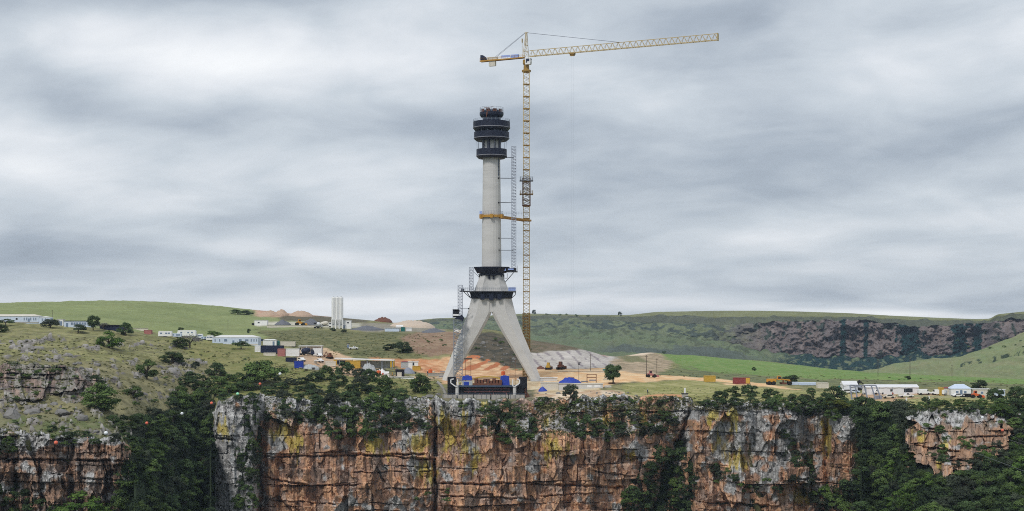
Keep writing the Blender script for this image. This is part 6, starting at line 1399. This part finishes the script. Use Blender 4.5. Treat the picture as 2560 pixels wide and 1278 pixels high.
digger(1371, 924, 1.1, 'cream yellow bulldozer under the pale slope, nearest the pylon', 'yellow', 1.4, 'bulldozer'); digger(1402, 924, 1.25, 'brown yellow bulldozer right of the cream yellow one', 'rust', 1.2, 'bulldozer'); heap(1352, 922, 26, 8, 'rust', 'brown earth heap beside the cream yellow bulldozer', 'heap', 'earth_heap', 19, 3)
digger(1628, 944, 1.0, 'small pinkish backhoe on the orange road', 'pink', .2, 'backhoe'); tank(1513, 929, 12, 6, 'teal', 'teal lying tank left of the lone dark tree', vertical=False)
prefab('white_kerb', 1455, 931, 120, 3, .4, .6, 'cream', 'cream', 'long pale kerb wall across the orange ground under the pale slope', 'kerb')
def rig(px, py, hpx, label):
    r = root('street_lamp', label, 'lamp post', on(px, py)); s = r.location.y/F; m_ = MB(); m_.tube((0, 0, 0), (0, 0, hpx*s), .09, .06, 6); m_.build('pole', M['wood'], r); m_ = MB(); m_.box((.4, 0, hpx*s), (1.2, .3, .22)); m_.box((.1, 0, hpx*s*.93), (.7, .3, .5)); m_.build('lamp_head', M['black'], r)
rig(1447, 955, 48, 'thin dark lamp post standing among the blue tarps')
container(1775, 956, 28, 15, 'yellow', 'yellow container alone beside the sand road on the right', dep=2.4, feet=True)
container(1854, 961, 42, 15, 'red', 'dark red container with a yellow end on the right', dep=2.4, rz=-.08, end='yellow', feet=True)
digger(1946, 963, 1.35, 'orange yellow road grader at the left end of the pipe rows', 'machine', .05, 'grader')
for x, y, w_, l_ in ((1982,963,28,'left bundle of white pipes right of the road grader'), (2018,964,44,'longer bundle of white pipes before the white box')):
    p, s = base(x, y); r = root('pipe_bundle', l_, 'pipes', p); m_ = MB()
    for k in range(9): m_.tube((-w_*s/2, (k % 3)*.5, .25+(k//3)*.42), (w_*s/2, (k % 3)*.5, .25+(k//3)*.42), .22, k=8)
    m_.build('pipe', M['pale'], r)
container(2058, 971, 28, 14, 'cream', 'plain off white container left of the two tents', dep=2.4)
r = root('monument', 'white pillar on a dark topped plinth on the grass near the rim', 'monument', on(1712, 993)); s = r.location.y/F
m_ = MB(); m_.box((0, 0, .5), (15*s, 1.4, 1.4), 0, .95); m_.build('plinth', M['conc2'], r); m_ = MB(); m_.box((0, 0, 1.3), (17*s, 1.7, .25)); m_.build('cap', M['black'], r); m_ = MB(); m_.box((0, 0, 2.3), (4*s, .5, 1.8)); m_.box((0, 0, 3.15), (5*s, .6, .3)); m_.build('pillar', M['white'], r)
tank(2101, 975, 12, 11, 'teal', 'teal round tank left of the tall white tent'); tank(2086, 974, 9, 8, 'yellow', 'small yellow tank left of the teal round one')
def tent(px, py, wpx, hpx, roofpx, dep, label, bays=1, openings=()):
    """white frame tent: side walls, ridged roof, valance and poles"""
    p, s = base(px, py); w, h, rf = wpx*s, hpx*s, roofpx*s; r = root('tent', label, 'tent', p)
    m_ = MB(); m_.box((0, dep/2, h/2-.1), (w, dep, h+.2)); m_.build('wall', M['tent'], r)
    m_ = MB(); m_.prism([(-.3, h), (dep/2, h+rf), (dep+.3, h)], -w/2-.15, w/2+.15, 'yz'); m_.build('roof', M['tent'], r)
    m_ = MB()
    for i in range(bays):
        x0, x1 = -w/2+w*i/bays, -w/2+w*(i+1)/bays; m_.prism([(x0, h-.05), (x1, h-.05), (x1, h-.5), ((x0+x1)/2, h-.18), (x0, h-.5)], -.2, -.12)
    m_.build('valance', M['white'], r)
    for i in range(bays+1): m_ = MB(); x = -w/2+w*i/bays; m_.tube((x, -.2, 0), (x, -.2, h), .07); m_.build('pole', M['rail'], r)
    for fx, ww, wh in openings: m_ = MB(); m_.box(((fx-.5)*w, -.03, h*.55), (ww, .06, wh)); m_.build('opening', M['glass'], r)
tent(2126, 982, 36, 20, 9, 5, 'tall white tent at the left end of the tents', 1)
tent(2231, 986, 132, 18, 6, 6, 'long white marquee with a dark opening behind the white pickups', 4, [(.8, 3.2, 1.4), (.48, .8, .8)])
p = on(2150, 976); r = root('crane_truck', 'dark machine with a folded arm sticking up right of the tall white tent', 'machine', p); m_ = MB(); m_.box((-.4, 0, .7), (3.4, 2.0, 1.2)); m_.build('body', M['black'], r, bevel=.08); wheels(r, (-1.4, .7), (-.9, .9), .45); m_ = MB(); m_.tube((-1, 0, 1.2), (-.6, 0, 3.8), .4); m_.tube((-.6, 0, 3.8), (1.2, 0, 2.6), .3); m_.prism([(-1.2, 3.2), (0, 4.2), (.1, 2.6)], -.4, .4); m_.build('arm', M['black'], r)
car(2118, 984, 4.6, 'suv', 'white car at the left foot of the steel frame', .2); car(2135, 983, 4.6, 'saloon', 'teal grey car behind the left legs of the steel frame', 2.9, 'pale'); car(2175, 986, 5.0, 'pickup', 'white pickup seen between the middle legs of the steel frame', .2); car(2196, 986, 4.6, 'van', 'white van behind the right legs of the steel frame', -2.9)
car(2222, 996, 4.3, 'saloon', 'cream hatchback parked left of the big white pickup', 3.1, 'cream'); car(2265, 994, 5.4, 'pickup', 'big white pickup parked side on before the marquee', .05)
car(2310, 987, 4.6, 'van', 'white box trailer car right of the marquee', .03, 'white', name='box_trailer'); car(2346, 988, 5.5, 'van', 'white lorry cab at the left of the brown roofed cabins', 2.4, name='lorry')
r = root('steel_portal', 'blue grey steel portal frame with leaning legs above the cliff rim', 'steel frame', on(2166, 1000)); s = r.location.y/F
for x0, x1, yv in ((-36, -33, 3), (-28, -24, 0), (-2, 5, 2), (12, 22, 0), (24, 36, 0)):
    m_ = MB(); m_.tube((x1*s, yv-1, 0), (x0*s, yv, 36*s), .26, k=6); m_.build('leg', M['hoist'], r)
m_ = MB(); m_.tube((-36*s, 3, 36*s), (24*s, 0, 36*s), .2, k=6); m_.tube((-36*s, 3, 30*s), (-10*s, 1, 34*s), .2, k=6); m_.tube((-20*s, 1, 33*s), (-8*s, 1, 29*s), .35, k=6); m_.build('top_beam', M['hoist'], r)
m_ = MB(); m_.box((2*s, .6, .5), (72*s, .3, .25)); m_.box((30*s, .8, .9), (20*s, .6, 1.2)); m_.build('base_rail', M['hoist'], r)
prefab('site_cabin', 2372, 988, 36, 17, 3, 4, 'cream', 'red', 'cream cabin with a dark red roof at the far right', 'cabin', [(.3,.5,.8,.8,'glassb')], .8)
prefab('site_cabin', 2403, 989, 50, 17, 11, 4.5, 'white', 'pale', 'white cabin with a large pale grey roof at the far right', 'cabin', [(.3,.5,.9,.8,'glassb'),(.7,.5,.9,.8,'glassb')], .5)
prefab('site_cabin', 2455, 990, 46, 16, 1.5, 3, 'cream', 'roofw', 'plain cream cabin behind the orange machine', 'cabin', [(.5,.5,.9,.8,'glassb')])
prefab('site_cabin', 2502, 990, 22, 15, 1, 3, 'pale', 'roofw', 'last small pale cabin at the right edge of the camp', 'cabin', [(.6,.5,.8,.8,'glassb')], .3)
container(2354, 989, 10, 20, 'yellow', 'upright ochre box left of the dark red cabin roof', dep=2)
r_ = digger(2440, 995, .9, 'bright orange loader before the plain cream cabin', 'orange', 0, 'loader'); container(2425, 993, 28, 8, 'black', 'black flat trailer left of the bright orange loader', name='flat_trailer', dep=2); car(2395, 993, 4.4, 'saloon', 'white car in front of the pale roofed cabin', .1)
for x, y, l_ in ((2266, 1003, 'white marker post below the big white pickup'), (2322, 999, 'white marker post below the box trailer')):
    p, s = base(x, y); r = root('marker_post', l_, 'marker post', p, 0, 'marker posts'); m_ = MB(); m_.box((0, 0, .55), (.45, .45, 1.2)); m_.build('post', M['white'], r); m_ = MB(); m_.box((0, 0, 1.2), (.52, .52, .12)); m_.build('cap', M['cream'], r)
# --- poles
def pole(px, py, hpx, label, arm=True, grp='power poles'):
    p = hit(px, py); s = p.y/F; r = root('power_pole', label, 'power pole', p, 0, grp); h = hpx*s; m_ = MB(); m_.tube((0, 0, -.5), (0, 0, h), .018*h, .013*h, 6); m_.build('pole', M['wood'], r)
    if arm: m_ = MB(); m_.box((0, -.1, h*.93), (h*.16, .12, h*.018)); m_.build('crossarm', M['wood'], r)
for a in ((1765,896,28,'power pole on the bright green field edge right of the spoil'),(2170,934,20,'shortest power pole, at the tip of the bright green field'),(2195,941,42,'tall power pole left of the grassy spur'),(2275,939,50,'tallest power pole, in front of the grassy spur'),(2380,944,32,'rightmost power pole before the grassy spur'),(1476,929,44,'thin pole in front of the pale slope'),(1616,938,50,'thin pole on the rubble left of the pinkish backhoe'),(1642,934,38,'thin pole right above the pinkish backhoe'),(131,801,26,'pale thin pole behind the left prefabs'),(570,822,22,'thin pole on the green field above the bungalow'),(868,846,14,'thin short pole below the silos')): pole(*a)
# --- marker balls on the cables across the gorge
def cable(pts, label, r_=.045):
    o = root('gorge_cable', label, 'cable', P(*pts[0])); m_ = MB(); q = [P(*a)-o.location for a in pts]
    for i in range(len(q)-1):
        m_.tube(q[i], q[i+1], r_, k=5)
    m_.build('strand', M['cable'], o)
cable([(-150,1205,262),(140,1107,300),(265,1083,330),(367,1058,365),(455,1034,395),(533,1009,428),(594,985,462),(650,960,500),(700,937,540),(735,921,575)], 'thin cable with coloured marker balls rising from the lower left to the yard', .02)
cable([(2195,1000,548),(2267,1042,500),(2403,1119,420),(2560,1178,360),(2680,1220,330)], 'steel cable crossing the right ravine below the outcrop top', .05); cable([(2300,1015,520),(2385,1054,470),(2447,1075,440),(2580,1118,390),(2700,1150,360)], 'steel cable passing over the top of the rock outcrop', .04); cable([(2360,984,560),(2410,1015,500),(2456,1044,450),(2506,1076,410),(2640,1150,360)], 'thin cable with marker balls at the far right', .02)
def ball(px, py, d, dia, mk, label):
    r = root('marker_ball', label, 'marker ball', P(px, py, d), 0, 'marker balls on the gorge cables'); R_ = dia*.86*d/F/2; m_ = MB()
    m_.lathe([(R_*math.sin(a), -R_*math.cos(a)) for a in [math.pi*k/12 for k in range(1, 12)]], 18); m_.build('shell', M[mk], r, smooth=True); m_ = MB(); m_.tube((-R_*1.15, 0, 0), (R_*1.15, 0, 0), R_*.14, k=6); m_.build('clamp', M['black'], r)
for a in ((140,1107,300,12,'ballr','orange marker ball nearest the lower left corner, against the near cliff'),(265,1083,330,12,'ballw','white marker ball over the grassy left slope'),(367,1058,365,9,'ballr','orange marker ball over the dark left ravine'),(455,1034,395,9,'ballw','white marker ball over the dark left ravine'),(529,1008,428,9,'ballr','red marker ball right against the grey rock pillar'),(594,985,462,9,'ballg','pale green marker ball above the grey rock pillar'),(650,960,500,8,'ballr','orange marker ball among bushes above the grey pillar'),(700,935,540,9,'ballw','pale marker ball at the right of the big round tree'),(2410,1015,500,7,'ballr','orange marker ball on dry grass at the far right rim'),(2456,1044,450,9,'ballw','white marker ball over the right ravine'),(2506,1076,410,9,'ballr','red marker ball right of the rock outcrop')): ball(*a)
# --- people
def person(px, py, label, vest, rz=0.0, d=None, helm='white'):
    p = on(px, py) if d is None else P(px, py, d); me = bpy.data.meshes.new('person')
    J_ = [((0, 0, .95), .15), ((0, 0, 1.2), .15), ((0, 0, 1.42), .16), ((0, 0, 1.52), .06), ((0, -.02, 1.62), .095), ((0, -.01, 1.74), .08), ((-.1, 0, .88), .1), ((-.12, -.03, .48), .075), ((-.12, .02, .08), .055), ((-.12, -.12, .04), .045), ((.1, 0, .88), .1), ((.13, .06, .48), .075), ((.14, .12, .08), .055), ((.14, -.02, .04), .045), ((-.2, 0, 1.4), .075), ((-.27, .02, 1.12), .055), ((-.25, -.1, .88), .045), ((.2, 0, 1.4), .075), ((.28, 0, 1.12), .055), ((.24, -.14, .9), .045)]
    E = [(0, 1), (1, 2), (2, 3), (3, 4), (4, 5), (0, 6), (6, 7), (7, 8), (8, 9), (0, 10), (10, 11), (11, 12), (12, 13), (2, 14), (14, 15), (15, 16), (2, 17), (17, 18), (18, 19)]
    me.from_pydata([j[0] for j in J_], E, []); me.materials.append(M['cloth']); o = link('person', me); tag(o, label, 'person'); o.location = p; o.rotation_euler = (0, 0, rz)
    sk = o.modifiers.new('skin', 'SKIN'); lay = me.skin_vertices[0].data
    for i, j in enumerate(J_): lay[i].radius = (j[1], j[1]); lay[i].use_root = i == 0
    o.modifiers.new('smooth', 'SUBSURF').render_levels = 1
    m_ = MB(); m_.lathe([(.17, 1.02), (.2, 1.2), (.22, 1.4), (.1, 1.5)], 10, cap=False); v_ = m_.build('vest', M[vest], o); v_.scale = (1.15, .95, 1)
    m_ = MB(); m_.lathe([(.15, 1.7), (.125, 1.72), (.11, 1.8), (.05, 1.86)], 10); m_.build('helmet', M[helm], o)
person(1069, 938, 'worker in dark clothes and a white helmet beside the orange net drum', 'cloth', .5); person(1150, 966, 'worker in a lime vest on the left end of the works bay', 'hivis', 0, DA+2.6); person(989, 931, 'worker in a red vest among the clutter below the shelter', 'orange', 1.2); person(1619, 985, 'worker in dark clothes standing on the pale rubble near the rim', 'cloth', 2.0); person(2232, 992, 'worker in an orange vest between the hatchback and the big white pickup', 'orange', .3)
# pale sheeting weights and loose rubble on the site
stones([(1340,983),(1500,978),(1600,985),(1600,1000),(1340,1003)], 42, (3, 8), 'pale rubble stone on the rim right of the works bay', 'rubble right of the works bay', 11)
stones([(1020,1000),(1100,985),(1100,1010),(1020,1012)], 10, (10, 22), 'grey block stone at the rim left of the works bay', 'blocks left of the works bay', 12)
stones([(1170,860),(1290,850),(1310,900),(1260,915),(1180,895)], 24, (4, 9), 'dark stone on the hill behind the pylon legs', 'stones behind the pylon', 13)
# ------------------------------------------------------------------ air between here and the mesa
hz = MB(); hz.box((0, 1700, 139.5), (5200, 3600, 237)); vm_ = bpy.data.materials.new('haze'); vm_.use_nodes = True; t = NT(vm_.node_tree); t.n.clear()
vo = t.add('ShaderNodeVolumePrincipled'); vo.inputs['Color'].default_value = (.62, .76, .95, 1); vo.inputs['Density'].default_value = HAZE = .000065; vo.inputs['Anisotropy'].default_value = .2
t.add('ShaderNodeOutputMaterial', i_Volume=vo.outputs[0]); hz.build('haze', vm_, kind='stuff')
